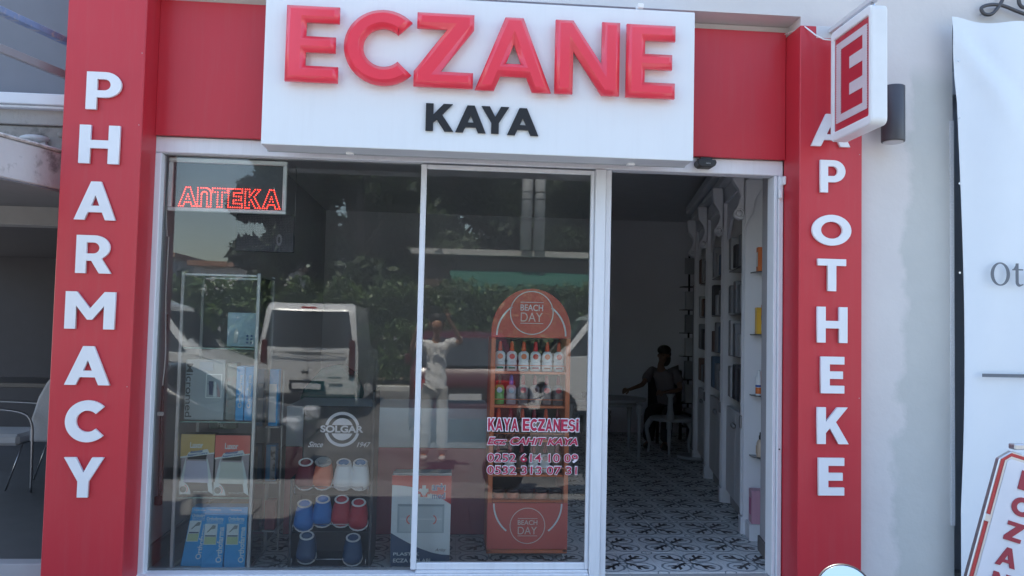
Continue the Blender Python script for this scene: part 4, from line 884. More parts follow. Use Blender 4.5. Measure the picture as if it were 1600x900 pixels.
# ================================================================= RIGHT HAND CABINETS
cw=cab_white
cab=thing('wall_cabinet','long row of white wooden wall cabinets with scroll corbels and arched valances','cabinet',RO,RA)
def cb_(name,m,*a,bevel=.003): return MB().box(*a).build(name,m,cab,world=False,bevel=bevel)
cw2=mat('cabinet_inside_white',(.55,.56,.60),.6)
cb_('back_panel',cw2,.33,.345,.45,3.6,.0,2.5,bevel=0)
cb_('cornice',cw,-.14,.33,.44,3.6,2.425,2.50,bevel=.01); cb_('cornice',cw,-.09,.33,.44,3.6,2.36,2.423,bevel=.01)
cb_('frieze',cw,-.035,.33,.44,3.6,2.24,2.358,bevel=.003)
cb_('plinth',mat('cabinet_plinth_grey',(.40,.40,.42),.5),.02,.33,.86,3.6,.0,.095)
pil=[.745,1.665,2.61,3.5]
for k,u in enumerate(pil):
    cb_('pilaster',cw,-.045,.33,u,u+.085,.0,2.24,bevel=.004)
    for q in (.015,.045,.07): cb_('fluting',cw,-.052,-.0455,u+q-.006,u+q+.006,.12,2.05,bevel=.002)
    cb_('pilaster_plinth',cw,-.058,-.0455,u-.0,u+.085,.002,.11,bevel=.003)
    # corbel: scrolled bracket
    mb=MB(); pts=[(-.05,2.00),(-.075,1.99),(-.10,2.01),(-.105,2.05),(-.085,2.09),(-.07,2.14),(-.085,2.19),(-.12,2.24),(-.13,2.355),(-.05,2.355)]
    n=len(pts); mb.add([(a,u+.008,b) for a,b in pts]+[(a,u+.077,b) for a,b in pts],[list(range(n)),list(range(2*n-1,n-1,-1))]+[((i+1)%n,i,i+n,(i+1)%n+n) for i in range(n)])
    mb.tube([(-.082,u+.0,2.03),(-.082,u+.085,2.03)],.033,14)
    mb.build('corbel',cw,cab,world=False,bevel=.004)
    MB().lathe([(.022,0),(.017,.008),(.006,.014)],(-.082,u-.001,2.03),12,mtx=Matrix.Rotation(R(90),4,'X')).build('corbel_rosette',cw,cab,world=False)
for k in range(3):
    u0,u1=pil[k]+.087,pil[k+1]-.002
    # arched valance across the bay
    mb=MB(); N=14; top=2.24; vs=[]
    for i in range(N+1):
        t=i/N; z=2.15-.20*abs(2*t-1)**2.2
        vs+=[(-.02,u0+(u1-u0)*t,z),(-.02,u0+(u1-u0)*t,top),(0,u0+(u1-u0)*t,z),(0,u0+(u1-u0)*t,top)]
    fs=[]
    for i in range(N): a,b=i*4,(i+1)*4; fs+=[(a,a+1,b+1,b),(a+2,b+2,b+3,a+3),(a,b,b+2,a+2)]
    mb.add(vs,fs); mb.build('valance',cw,cab,world=False)
    for z in (.80,1.10,1.40,1.72): cb_('glass_shelf',mat('shelf_dark_edge',(.12,.13,.14),.2),-.005,.32,u0+.002,u1-.002,z-.008,z,bevel=0)
    cb_('lower_door',cw,-.015,.02,u0+.004,(u0+u1)/2-.003,.10,.72); cb_('lower_door',cw,-.015,.02,(u0+u1)/2+.003,u1-.004,.10,.72)
    for s in (-.03,.03): MB().ell((-.03,(u0+u1)/2+s,.62),.014,.012,.02).build('knob',mat('pewter',(.25,.25,.26),.4,metal=.7),cab,world=False)
    MB().box(-.062,-.048,pil[k]+.02,pil[k]+.065,.66,.74).build('ornate_handle',mat('pewter',(.25,.25,.26)),cab,world=False,bevel=.008,seg=2)
# angled end unit with small glass shelves nearest the door
cb_('end_unit_plinth',cw,-.03,.32,.60,.743,.0,.10)
cb_('end_unit_back',cw,.13,.15,.44,.743,.101,2.24,bevel=0)
ev=MB(); pts=[(-.045,1.93),(-.03,1.98),(0.0,2.03),(.015,2.12),(.06,2.19),(.12,2.22),(.12,2.239),(-.045,2.239)]
n=len(pts); ev.add([(a,.735,b) for a,b in pts]+[(a,.720,b) for a,b in pts],[list(range(n)),list(range(2*n-1,n-1,-1))]+[((i+1)%n,i,i+n,(i+1)%n+n) for i in range(n)]); ev.build('scroll_bracket',cw,cab,world=False,bevel=.002)
ez=[.503,.880,1.259,1.650]
for z in ez:
    mb=MB(); p=[(.128,.742),(-.01,.742)]+[( .128-.138*math.cos(R(a)),.742-.20*math.sin(R(a))) for a in range(10,91,10)]
    n=len(p); mb.add([(a,b,z-.006) for a,b in p]+[(a,b,z) for a,b in p],[list(range(n)),list(range(2*n-1,n-1,-1))]+[((i+1)%n,i,i+n,(i+1)%n+n) for i in range(n)]); mb.build('glass_shelf',mat('shelf_dark_edge',(0,0,0)),cab,world=False)
rmi=rm
def onshelf(u,v,z): p=rm@Vector((v,u,z)); return (p.x,p.y,z)
def small_item(name,label,cat,u,v,z,parts,g='products on the small end shelves'):
    t=thing(name,label,cat,onshelf(u,v,z+.001),RA,g)
    for nm,m_,mb in parts: mb.build(nm,m_,t,world=False,bevel=.001)
def bxm(*a): return MB().box(*a)
org=mat('orange_pack',(.65,.17,.04),.45); org2=mat('pale_orange_pack',(.62,.33,.24),.45); yel=mat('yellow_pack',(.75,.45,.05),.45); pk=mat('pink_pack',(.55,.30,.38),.45); cre=mat('cream_bottle',(.55,.44,.34),.4)
small_item('carton','orange carton on the top small end shelf by the door','box',.655,.035,1.650,[('box',org,bxm(-.02,.02,-.03,.03,0,.15)),('side_label',card_w,bxm(-.0212,-.0205,-.02,.02,.03,.12))])
small_item('carton','white and red carton beside the orange one on the top small end shelf','box',.585,.065,1.650,[('box',card_w,bxm(-.025,.025,-.03,.03,0,.165)),('red_square',cdisc,bxm(-.0262,-.0255,-.02,.02,.05,.10))])
small_item('carton','tall yellow carton on the second small end shelf','box',.66,.03,1.259,[('box',yel,bxm(-.02,.02,-.03,.03,0,.165))])
small_item('carton','yellow carton with an orange band and blue mark on the second small end shelf','box',.585,.06,1.259,[('box',yel,bxm(-.025,.025,-.03,.03,0,.18)),('orange_band',org,bxm(-.0262,-.0255,-.029,.029,.10,.179)),('blue_mark',deepblue,bxm(-.0275,-.0265,-.018,.018,.085,.115)),('white_mark',card_w,bxm(-.0275,-.0265,-.015,.015,.02,.06))])
small_item('lotion_bottle','white bottle with an orange and blue label on the third small end shelf','bottle',.65,.03,.880,[('body',card_w,MB().lathe([(.018,0),(.020,.004),(.020,.11),(.010,.125),(.010,.15),(.007,.155)],(0,0,0),14)),('label',org,MB().lathe([(.0207,.01),(.0207,.05)],(0,0,0),14)),('blue_band',deepblue,MB().lathe([(.0209,.052),(.0209,.065)],(0,0,0),14))])
small_item('carton','orange carton at the hidden end of the third small end shelf','box',.585,.06,.880,[('box',org,bxm(-.025,.025,-.03,.03,0,.15)),('print',yel,bxm(-.0262,-.0255,-.02,.02,.03,.08))])
small_item('pump_bottle','cream bottle with a black pump on the fourth small end shelf','bottle',.64,.04,.503,[('body',cre,MB().lathe([(.021,0),(.024,.004),(.024,.085),(.018,.10),(.009,.108)],(0,0,0),14)),('pump',black_plastic,MB().lathe([(.010,.108),(.010,.13),(.006,.135),(.006,.15),(.003,.152)],(0,0,0),10)),('label',mat('tan_label',(.5,.36,.22)),bxm(-.0252,-.0243,-.013,.013,.02,.07))])
small_item('pump_bottle','second cream bottle half hidden by the grey wall','bottle',.57,.07,.503,[('body',cre,MB().lathe([(.021,0),(.024,.004),(.024,.085),(.018,.10),(.009,.108)],(0,0,0),14)),('cap',black_plastic,MB().lathe([(.010,.108),(.010,.12)],(0,0,0),10))])
small_item('carton','pink carton standing on the white plinth by the door','box',.66,.03,.101,[('box',pk,bxm(-.045,.045,-.05,.05,0,.20)),('print',mat('magenta_print',(.5,.12,.25)),bxm(-.0462,-.0455,-.03,.03,.05,.15))])
rng=random.Random(8)
pal=[mat('grey_pack',(.25,.26,.28)),mat('dark_pack',(.06,.06,.07)),mat('muted_blue_pack',(.10,.16,.24)),mat('pale_pack',(.45,.46,.48)),mat('brown_pack',(.17,.10,.08))]
words=['grey','dark','muted blue','pale','brown']
for k in range(3):
    u0=pil[k]+.13
    for zi,z in enumerate((.80,1.10,1.40,1.72)):
        for q in range(4):
            ci=rng.randrange(5); h=rng.uniform(.14,.26)
            t=MB().box(-.095,.06,-.055,.055,0,h).box(-.093,.058,-.053,.053,h,h+.004).build('medicine_pack',pal[ci],None,bevel=.002)
            t.location=onshelf(u0+q*.2+rng.uniform(-.02,.02),.07,z+.001); t.rotation_euler=(0,0,RA)
            tag(t,f"{words[ci]} pack number {q+1} from the door on shelf {zi+1} up in cabinet bay {k+1}".replace('number 1 from the door','nearest the door').replace('number 2 from the door','second from the door').replace('number 3 from the door','third from the door').replace('number 4 from the door','farthest from the door').replace('shelf 1 up','the lowest shelf').replace('shelf 2 up','the second shelf').replace('shelf 3 up','the third shelf').replace('shelf 4 up','the top shelf').replace('cabinet bay 1','the first cabinet bay').replace('cabinet bay 2','the middle cabinet bay').replace('cabinet bay 3','the far cabinet bay'),'box','medicine packs in the wall cabinets')
# ================================================================= BACK OF THE SHOP
rtb=thing('round_table','white table on turned legs deep in the dim shop','table',(1.55,3.85,0))
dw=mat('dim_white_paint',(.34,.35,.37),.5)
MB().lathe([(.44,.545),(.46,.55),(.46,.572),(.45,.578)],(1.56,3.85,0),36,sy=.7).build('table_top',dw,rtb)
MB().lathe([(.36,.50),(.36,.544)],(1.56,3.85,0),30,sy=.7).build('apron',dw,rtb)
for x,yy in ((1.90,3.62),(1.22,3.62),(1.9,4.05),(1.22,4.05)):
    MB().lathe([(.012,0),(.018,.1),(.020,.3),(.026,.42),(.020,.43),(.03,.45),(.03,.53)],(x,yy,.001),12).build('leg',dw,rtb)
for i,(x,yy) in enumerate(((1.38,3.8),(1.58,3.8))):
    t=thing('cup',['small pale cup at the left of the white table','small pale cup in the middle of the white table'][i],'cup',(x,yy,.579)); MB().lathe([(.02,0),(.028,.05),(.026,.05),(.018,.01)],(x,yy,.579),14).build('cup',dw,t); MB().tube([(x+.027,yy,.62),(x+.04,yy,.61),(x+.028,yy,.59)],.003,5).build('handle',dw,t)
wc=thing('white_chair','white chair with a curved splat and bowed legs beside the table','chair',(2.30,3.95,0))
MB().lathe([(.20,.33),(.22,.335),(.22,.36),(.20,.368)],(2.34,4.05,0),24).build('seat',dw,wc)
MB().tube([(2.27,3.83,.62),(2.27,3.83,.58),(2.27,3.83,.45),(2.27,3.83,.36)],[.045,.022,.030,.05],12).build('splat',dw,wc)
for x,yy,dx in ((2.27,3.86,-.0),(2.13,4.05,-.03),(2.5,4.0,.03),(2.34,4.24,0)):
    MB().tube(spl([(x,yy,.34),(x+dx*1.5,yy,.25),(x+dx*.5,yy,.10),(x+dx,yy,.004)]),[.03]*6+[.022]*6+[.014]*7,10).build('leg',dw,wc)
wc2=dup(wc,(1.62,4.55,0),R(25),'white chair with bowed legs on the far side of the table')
sca=thing('scale','white platform of an upright weighing scale on the dark floor','scale',(2.50,3.55,0))
MB().lathe([(.20,.004),(.23,.01),(.235,.03),(.22,.04)],(2.52,3.62,0),30,sy=.7).build('platform',dw,sca)
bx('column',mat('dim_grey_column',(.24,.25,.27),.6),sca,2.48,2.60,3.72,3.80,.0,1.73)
st=thing('rotating_rack','narrow dark rack with stacked pale packs at the back of the shop','rack',(2.82,5.0,0))
bx('post',black_plastic,st,2.80,2.82,4.99,5.01,.0,2.15)
for k in range(7): 
    z=.15+k*.27; bx('tray',black_plastic,st,2.72,2.90,4.92,5.08,z,z+.01,bevel=.001)
    if k<6: bx('pale_pack',pal[3] if k%2 else pal[0],st,2.76,2.84,4.93,5.0,z+.012,z+.22,bevel=.002)
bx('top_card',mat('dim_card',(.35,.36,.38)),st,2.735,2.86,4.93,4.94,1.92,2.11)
# ================================================================= PEOPLE
def skin_mesh(name,V,Ed,rad,m,parent,root=0,sub=2,fold=0,seed=0):
    me=bpy.data.meshes.new(name); off=Vector(parent.location)
    me.from_pydata([tuple(Vector(v)-off) for v in V],Ed,[]); o=bpy.data.objects.new(name,me); COL.objects.link(o)
    sm=o.modifiers.new('s','SKIN'); sm.use_smooth_shade=True; sm.branch_smoothing=.6
    for i,r in enumerate(rad):
        sv=me.skin_vertices[0].data[i]; sv.radius=(r if isinstance(r,tuple) else (r,r)); sv.use_root=(i==root)
    sb=o.modifiers.new('u','SUBSURF'); sb.levels=sub; sb.render_levels=sub
    dg=bpy.context.evaluated_depsgraph_get(); nm=bpy.data.meshes.new_from_object(o.evaluated_get(dg)); bpy.data.objects.remove(o)
    if fold:
        for v,n in zip(nm.vertices,[Vector(v.normal) for v in nm.vertices]):
            c=v.co; k=math.sin(c.x*70+math.sin(c.z*23+seed)*1.8)*.6+math.sin(c.z*45+c.x*30+seed)*.4
            v.co=c+n*k*fold
    nm.materials.clear(); nm.materials.append(m); nm.name=name
    for p in nm.polygons: p.use_smooth=True
    r=bpy.data.objects.new(name,nm); COL.objects.link(r); r.parent=parent; return r
def person(label,J,skin,hairm,shirtm,trousm,facing,fold=.004,sleeve=.6,group=None,hairlen=.0,shoe=None):
    """J: joints in world metres. facing: unit vector of the face."""
    t=thing('person',label,'person',J['base'])
    F=Vector(facing).normalized(); up=Vector((0,0,1)); side=F.cross(up)
    v=lambda k:Vector(J[k])
    V=[];E=[];Rr=[]
    def add(p,r,par=None): V.append(Vector(p)); Rr.append(r); 
    idx={}
    def n(k,p,r,par=None):
        idx[k]=len(V); V.append(Vector(p)); Rr.append(r)
        if par is not None: E.append((idx[par],idx[k]))
    H=v('head'); hs=J.get('hs',1.0)
    n('pel',v('pelvis'),(.10,.075)); n('waist',v('pelvis').lerp(v('chest'),.5),(.085,.065),'pel'); n('chest',v('chest'),(.10,.07),'waist')
    n('neck0',v('neck'),.042,'chest'); nb_=v('neck').lerp(H,.45); n('neck1',nb_,.036,'neck0')
    n('jaw',H-up*.058*hs+F*.018,.060*hs,'neck1'); n('mid',H-up*.0,(.086*hs,.086*hs),'jaw'); n('crown',H+up*.05*hs-F*.01,.080*hs,'mid'); n('nose',H-up*.012*hs+F*.088*hs,.011*hs,'mid')
    for s,sg_ in (('l',-1),('r',1)):
        n('sh'+s,v('sh'+s),.036,'chest'); n('el'+s,v('el'+s),.027,'sh'+s); n('wr'+s,v('wr'+s),.018,'el'+s)
        w_=v('wr'+s); hd=v('ha'+s)-w_; L_=hd.normalized(); n('pa'+s,w_+L_*.040,(.024,.014),'wr'+s)
        cr=L_.cross(F).normalized()
        curl=Vector(J.get('curl',F))
        for q,(off_,ln) in enumerate(((-.021,.030),(-.007,.036),(.007,.034),(.021,.026))):
            b=w_+L_*.062+cr*off_
            n(f'f{s}{q}a',b,.0078,'pa'+s); n(f'f{s}{q}b',b+L_*ln*.8+curl*.010,.007,f'f{s}{q}a'); n(f'f{s}{q}c',b+L_*ln*.9+curl*.034,.0058,f'f{s}{q}b')
        n(f't{s}a',w_+L_*.022-cr*.026*J.get('ts'+s,1),.009,'pa'+s); n(f't{s}b',w_+L_*.05-cr*.036*J.get('ts'+s,1)+curl*.014,.0075,f't{s}a')
        n('hip'+s,v('hip'+s),.062,'pel'); n('kn'+s,v('kn'+s),.046,'hip'+s); n('an'+s,v('an'+s),.030,'kn'+s); n('to'+s,v('an'+s)+F*.10-up*.035,.024,'an'+s)
    skin_mesh('body',V,E,Rr,skin,t,sub=2)
    # shirt
    sv=[v('pelvis')-up*J.get('hem',.05),v('pelvis').lerp(v('chest'),.45),v('chest'),v('neck')-up*.02]; sr=[(.150,.115),(.128,.095),(.130,.09),.058]
    se_=[(0,1),(1,2),(2,3)]
    for s in 'lr':
        a=v('sh'+s); b=a.lerp(v('el'+s),sleeve); k=len(sv); sv+=[a,b]; sr+=[.052,.058]; se_+=[(2,k),(k,k+1)]
    skin_mesh('shirt',sv,se_,sr,shirtm,t,sub=3,fold=fold,seed=2)
    tv=[v('pelvis')+up*.07]; tr=[(.118,.088)]; te=[]
    for s in 'lr':
        k=len(tv); tv+=[v('hip'+s),v('kn'+s),v('an'+s)-up*.01]; tr+=[.080,.070,.066]; te+=[(0,k),(k,k+1),(k+1,k+2)]
    skin_mesh('trousers',tv,te,tr,trousm,t,sub=2,fold=fold*.6,seed=5)
    for s in 'lr':
        p=v('an'+s); MB().ell(tuple(p+F*.045-up*.035),.042,.09 if abs(F.y)>.5 else .06,.034).build('shoe',shoe or black_plastic,t)
    hb=MB(); hb.ell(tuple(H+up*.058*hs-F*.018),.080*hs,.088*hs,.062*hs,16,10).ell(tuple(H+up*.01*hs-F*.04),.074*hs,.055*hs,.07*hs,16,10)
    if hairlen: hb.ell(tuple(H-up*(.02+hairlen/2)-F*.045),.07*hs,.045*hs,.06+hairlen/2,14,8)
    hb.build('hair',hairm,t)
    for sg_ in (-1,1):
        e=H+side*sg_*.026*hs+F*.060*hs+up*.008*hs; MB().ell(tuple(e),.010*hs,.007*hs,.006*hs,10,6).build('eye',mat('dark_eye',(.03,.02,.02),.2),t)
        ea=H+side*sg_*.067*hs-up*.005*hs; MB().ell(tuple(ea),.010*hs,.014*hs,.02*hs,10,6).build('ear',skin,t)
        MB().tube([e+up*.016*hs-side*.012*hs+F*.004,e+up*.019*hs+F*.006,e+up*.015*hs+side*.013*hs+F*.002],.0035*hs,6).build('eyebrow',hairm,t)
    MB().tube([H-up*.042*hs+F*.066*hs-side*.018*hs,H-up*.043*hs+F*.072*hs,H-up*.042*hs+F*.066*hs+side*.018*hs],.005*hs,6).build('mouth',mat('lips',(.38,.12,.10),.5),t)
    return t
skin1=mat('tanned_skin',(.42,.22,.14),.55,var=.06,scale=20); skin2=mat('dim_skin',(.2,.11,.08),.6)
hair1=mat('dark_hair',(.025,.018,.015),.5,var=.4,scale=60,bump=.4,bscale=150)
py=-4.46
J=dict(base=(-.12,py,-.18),pelvis=(-.12,py,.62),chest=(-.12,py,.98),neck=(-.12,py,1.12),head=(-.115,py+.03,1.275),
 shl=(-.275,py,1.085),shr=(.035,py,1.085),ell=(-.385,py+.10,.98),elr=(.155,py+.10,1.09),wrl=(-.285,py+.26,1.33),wrr=(-.005,py+.24,1.335),hal=(-.255,py+.29,1.44),har=(-.035,py+.27,1.45),
 hem=.13,hs=1.13,hipl=(-.20,py,.56),hipr=(-.04,py,.56),knl=(-.21,py+.01,.18),knr=(-.03,py+.02,.18),anl=(-.22,py-.02,-.115),anr=(-.02,py+.01,-.115),curl=(0,-.2,0.0),tsl=-1,tsr=1)
J['curl']=(0,.6,0)
photog=person('person in a white short sleeved shirt holding up a phone, mirrored in the window',J,skin1,hair1,mat('white_cotton',(.80,.79,.77),.85,bump=.3,bscale=30),mat('pale_trousers',(.55,.53,.50),.85),(0,1,0),fold=.009,shoe=mat('pale_shoe',(.5,.5,.48),.6))
ph_=thing('phone','dark phone held sideways in front of the face of the mirrored person','phone',(-.145,py+.31,1.41))
bx('case',black_plastic,ph_,-.215,-.075,py+.305,py+.313,1.385,1.452,bevel=.003); bx('screen',mat('phone_screen',(.02,.02,.025),.1),ph_,-.21,-.08,py+.3035,py+.3045,1.39,1.447,bevel=0)
MB().lathe([(.006,0),(.007,.002)],(-.088,py+.3135,1.437),12,mtx=Matrix.Rotation(R(-90),4,'X')).build('lens',mat('lens_glass',(.02,.02,.03),.05),ph_)
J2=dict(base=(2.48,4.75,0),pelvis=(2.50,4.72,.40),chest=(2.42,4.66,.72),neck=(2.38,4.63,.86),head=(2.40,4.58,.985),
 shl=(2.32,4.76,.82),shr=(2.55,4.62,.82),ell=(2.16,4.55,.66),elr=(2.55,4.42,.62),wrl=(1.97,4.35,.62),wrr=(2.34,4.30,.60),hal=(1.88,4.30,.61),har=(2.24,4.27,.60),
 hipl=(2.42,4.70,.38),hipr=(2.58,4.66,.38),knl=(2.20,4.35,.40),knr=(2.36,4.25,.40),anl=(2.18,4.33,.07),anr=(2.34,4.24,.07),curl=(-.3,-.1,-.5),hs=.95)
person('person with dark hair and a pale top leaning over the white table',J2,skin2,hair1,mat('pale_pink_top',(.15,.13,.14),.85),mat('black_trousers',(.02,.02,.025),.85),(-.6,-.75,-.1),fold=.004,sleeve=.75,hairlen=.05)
dch=thing('dark_chair','dark chair under the seated person in the dim shop','chair',(2.55,4.85,0))
bx('seat',black_plastic,dch,2.33,2.75,4.62,5.02,.29,.33,bevel=.01)
for x in (2.36,2.72):
    for y in (4.65,4.99): bx('leg',black_plastic,dch,x-.015,x+.015,y-.015,y+.015,.001,.289)
bx('backrest',black_plastic,dch,2.34,2.74,5.0,5.03,.35,.80,bevel=.01)
# ================================================================= SCOOTER
sco=thing('motor_scooter','motor scooter parked in front of the shop, only its round mirror showing','scooter',(.85,-2.9,-.18))
mc_=Vector((.803,-2.55,.762))
from mathutils import Quaternion
mdir=Vector((-.30,-.85,.42)).normalized(); mq=mdir.to_track_quat('Z','Y').to_matrix().to_4x4(); mm=Matrix.Translation(mc_)@mq
MB().lathe([(.030,-.022),(.050,-.012),(.0555,0),(.0555,.004),(.052,.005)],(0,0,0),36,mtx=mm).build('mirror_housing',black_plastic,sco)
MB().lathe([(.0515,.0052),(.0510,.0060)],(0,0,0),36,mtx=mm).build('mirror_glass',mat('mirror_glass',(.9,.92,.92),.03,metal=1,var=0),sco)
MB().tube(spl([mc_-mdir*.02,mc_+Vector((.03,.03,-.06)),(.82,-2.60,.68),(.76,-2.66,.65)]),.006).build('mirror_stem',black_plastic,sco)
MB().tube([(.74,-3.22,.645),(.73,-3.05,.655),(.72,-2.87,.65),(.73,-2.69,.655),(.74,-2.52,.645)],.013).build('handlebar',black_plastic,sco)
scp=mat('dark_scooter_paint',(.03,.03,.035),.25,coat=.6)
MB().lathe([(.02,-.05),(.09,-.03),(.10,.02),(.06,.09),(.02,.10)],(.68,-2.87,.64),20).build('headlamp_cowl',scp,sco)
MB().prism([(.60,.05),(.66,.0),(.74,.05),(.74,.55),(.66,.60),(.60,.3)],-3.03,-2.71).build('front_shield',scp,sco,bevel=.03,seg=2)
MB().prism([(.66,-.02),(1.05,-.02),(1.05,.06),(.66,.06)],-3.0,-2.74).build('floorboard',black_plastic,sco,bevel=.01)
MB().prism([(1.03,-.02),(1.55,.06),(1.62,.30),(1.45,.36),(1.10,.34),(1.02,.2)],-3.0,-2.74).build('rear_body',scp,sco,bevel=.03,seg=2)
MB().prism([(1.05,.35),(1.55,.38),(1.60,.43),(1.30,.43),(1.20,.40),(1.05,.40)],-2.98,-2.76).build('seat',black_plastic,sco,bevel=.02,seg=2)
rot=Matrix.Rotation(R(90),4,'X')
for x in (.52,1.40):
    MB().lathe([(.11,-.04),(.17,-.045),(.185,-.02),(.185,.02),(.17,.045),(.11,.04)],(x,-2.87,.01),28,mtx=rot).build('tyre',black_plastic,sco); MB().lathe([(.02,-.03),(.108,-.035),(.108,.035),(.02,.03)],(x,-2.87,.01),20,mtx=rot).build('rim',alu,sco)
MB().tube([(.70,-2.87,.5),(.60,-2.87,.2),(.52,-2.87,.01)],.02).build('fork',alu,sco)
# ================================================================= STREET VEHICLES (seen mirrored in the glass)
tyre_m=mat('tyre_rubber',(.02,.02,.02),.8); rim_m=mat('wheel_rim',(.35,.35,.36),.4,metal=.6); dglass=mat('dark_car_glass',(.05,.055,.06),.06,coat=.5); trim=mat('black_trim',(.02,.02,.02),.6); tail=mat('tail_lamp_red',(.45,.01,.01),.2,coat=.5); headm=mat('head_lamp',(.6,.62,.65),.15,coat=.5)
def vehicle(name,label,cat,paint,loc,rz,prof,belt,Wd,wheels,side_win,rear,front,wr=.26,plate=True,kind='van',grp=None):
    """prof: side outline (x forward,z) ccw; belt height; windows given as polygons in (x,z)"""
    t=thing(name,label,cat,loc,rz,grp)
    hw=lambda z: Wd/2-(max(0,z-belt)*(.13 if kind=='van' else .32))-(max(0,.28-z)*.15)
    # densify outline
    P=[]
    for a,b in zip(prof,prof[1:]+prof[:1]):
        k=max(1,int(math.hypot(b[0]-a[0],b[1]-a[1])/.12))
        P+=[(a[0]+(b[0]-a[0])*i/k,a[1]+(b[1]-a[1])*i/k) for i in range(k)]
    mb=MB(); n=len(P); S_=[-1,-.93,-.7,0,.7,.93,1]; vs=[]
    for s in S_:
        for x,z in P:
            cxp=sum(p[0] for p in P)/n; inset=.02 if abs(s)==1 else 0
            dx=(x-cxp); bow=.06*(1-s*s)*(1 if x>0 else -1)*(1 if abs(dx)>.3*max(p[0] for p in P) else 0)
            vs.append((x-inset*math.copysign(1,dx)+bow*.5,s*hw(z),z-(inset if z>belt else 0)))
    fs=[(a*n+i,a*n+(i+1)%n,(a+1)*n+(i+1)%n,(a+1)*n+i) for a in range(len(S_)-1) for i in range(n)]
    mb.add(vs,fs,True)
    # sides: strip by strip across the outline (vertical slices)
    xs_=sorted(set(round(p[0],3) for p in P)); 
    def zr(x):
        zs=[]
        for a,b in zip(P,P[1:]+P[:1]):
            if (a[0]-x)*(b[0]-x)<=0 and abs(a[0]-b[0])>1e-6: zs.append(a[1]+(b[1]-a[1])*(x-a[0])/(b[0]-a[0]))
        return (min(zs),max(zs)) if zs else None
    xg=np.linspace(min(xs_)+.005,max(xs_)-.005,48)
    for s in (-1,1):
        vs=[]; 
        for x in xg:
            lo,hi=zr(x); zz=[lo,lo+(min(hi,belt)-lo)*.3,lo+(min(hi,belt)-lo)*.6,min(hi,belt)-.001,min(hi,belt),(min(hi,belt)+hi)/2,hi-.03 if hi>belt+.06 else hi,hi-.02]
            for z in zz: vs.append((x,s*(hw(z)-.012*(z>=hi-.021)),z))
        m_=8; fs=[(i*m_+j,i*m_+j+1,(i+1)*m_+j+1,(i+1)*m_+j) for i in range(len(xg)-1) for j in range(m_-1)]
        mb.add(vs,fs,True)
    mb.build('body',paint,t,world=False)
    for poly in side_win:
        for s in (-1,1):
            m2=MB(); k=len(poly); m2.add([(x,s*(hw(z)+.006),z) for x,z in poly]+[(x,s*(hw(z)-.02),z) for x,z in poly],[list(range(k)),list(range(2*k-1,k-1,-1))]+[(i,(i+1)%k,k+(i+1)%k,k+i) for i in range(k)])
            m2.build('side_window',dglass,t,world=False)
    def endpane(nm,x0,z0,x1,z1,sgn,m_,shrink=.10):
        m2=MB(); o_=.018*sgn
        vs=[]
        for (x,z,sh) in ((x0,z0,shrink*.7),(x1,z1,shrink)):
            for yy in (-1,-.5,0,.5,1):
                vs.append((x+o_+.03*(1-yy*yy)*sgn,yy*(hw(z)-sh),z))
        m2.add(vs,[(i,i+1,5+i+1,5+i) for i in range(4)],True); m2.build(nm,m_,t,world=False)
    endpane('rear_window',*rear,-1,dglass); endpane('windscreen',*front,1,dglass,.05)
    xr=min(p[0] for p in prof); xf=max(p[0] for p in prof)
    for s in (-1,1):
        if kind=='van': MB().box(xr-.028,xr+.05,s*(Wd/2-.10)-.045,s*(Wd/2-.10)+.05,.72,1.28).build('tail_lamp',mat('smoked_tail_lamp',(.10,.02,.02),.2,coat=.5),t,world=False,bevel=.015)
        else: MB().box(xr-.03,xr+.1,s*(Wd/2-.20)-.14,s*(Wd/2-.20)+.14,.60,.74).build('tail_lamp',tail,t,world=False,bevel=.02)
        MB().box(xf-.18,xf-.0,s*(Wd/2-.20)-.12,s*(Wd/2-.20)+.12,.50,.64).build('head_lamp',headm,t,world=False,bevel=.03)
        MB().box(side_win[0][0][0]-.02,side_win[0][0][0]+.06,s*(Wd/2+.09)-.06,s*(Wd/2+.09)+.05,belt+.0,belt+.16).build('wing_mirror',paint if kind!='van' else trim,t,world=False,bevel=.02)
        MB().box(side_win[-1][0][0],side_win[-1][0][0]+.12,s*(Wd/2+.01)-.01,s*(Wd/2+.01)+.012,belt-.12,belt-.09).build('door_handle',trim,t,world=False,bevel=.004)
    MB().box(xr-.06,xr+.1,-Wd/2+.03,Wd/2-.03,.20,.42).build('rear_bumper',trim if kind=='van' else paint,t,world=False,bevel=.03,seg=2)
    MB().box(xf-.1,xf+.05,-Wd/2+.04,Wd/2-.04,.16,.38).build('front_bumper',paint,t,world=False,bevel=.03,seg=2)
    if plate: MB().box(xr-.068,xr-.061,-.23,.23,.50 if kind=='van' else .46,.59 if kind=='van' else .55).build('number_plate',mat('plate_white',(.7,.7,.7),.4),t,world=False); 
    MB().box(xr-.05,xr+.0,-.28,.28,.47,.63).build('plate_recess',trim,t,world=False)
    if kind=='van':
        MB().box(xr-.031,xr-.02,-.004,.004,.45,belt+.02).build('door_seam',trim,t,world=False); MB().box(xr-.034,xr-.02,-.60,.60,belt-.03,belt-.022).build('belt_seam',trim,t,world=False)
        MB().box(xr-.05,xr-.02,-.09,.02,.74,.78).build('rear_handle',trim,t,world=False,bevel=.005); MB().box(xr-.036,xr-.02,.34,.56,.68,.705).build('badge',rim_m,t,world=False)
        for sx_ in (1.45,2.42):
            for sy_ in (-1,1): MB().box(sx_,sx_+.008,sy_*(Wd/2+.0015)-.004,sy_*(Wd/2+.0015)+.004,.35,belt).build('side_seam',trim,t,world=False)
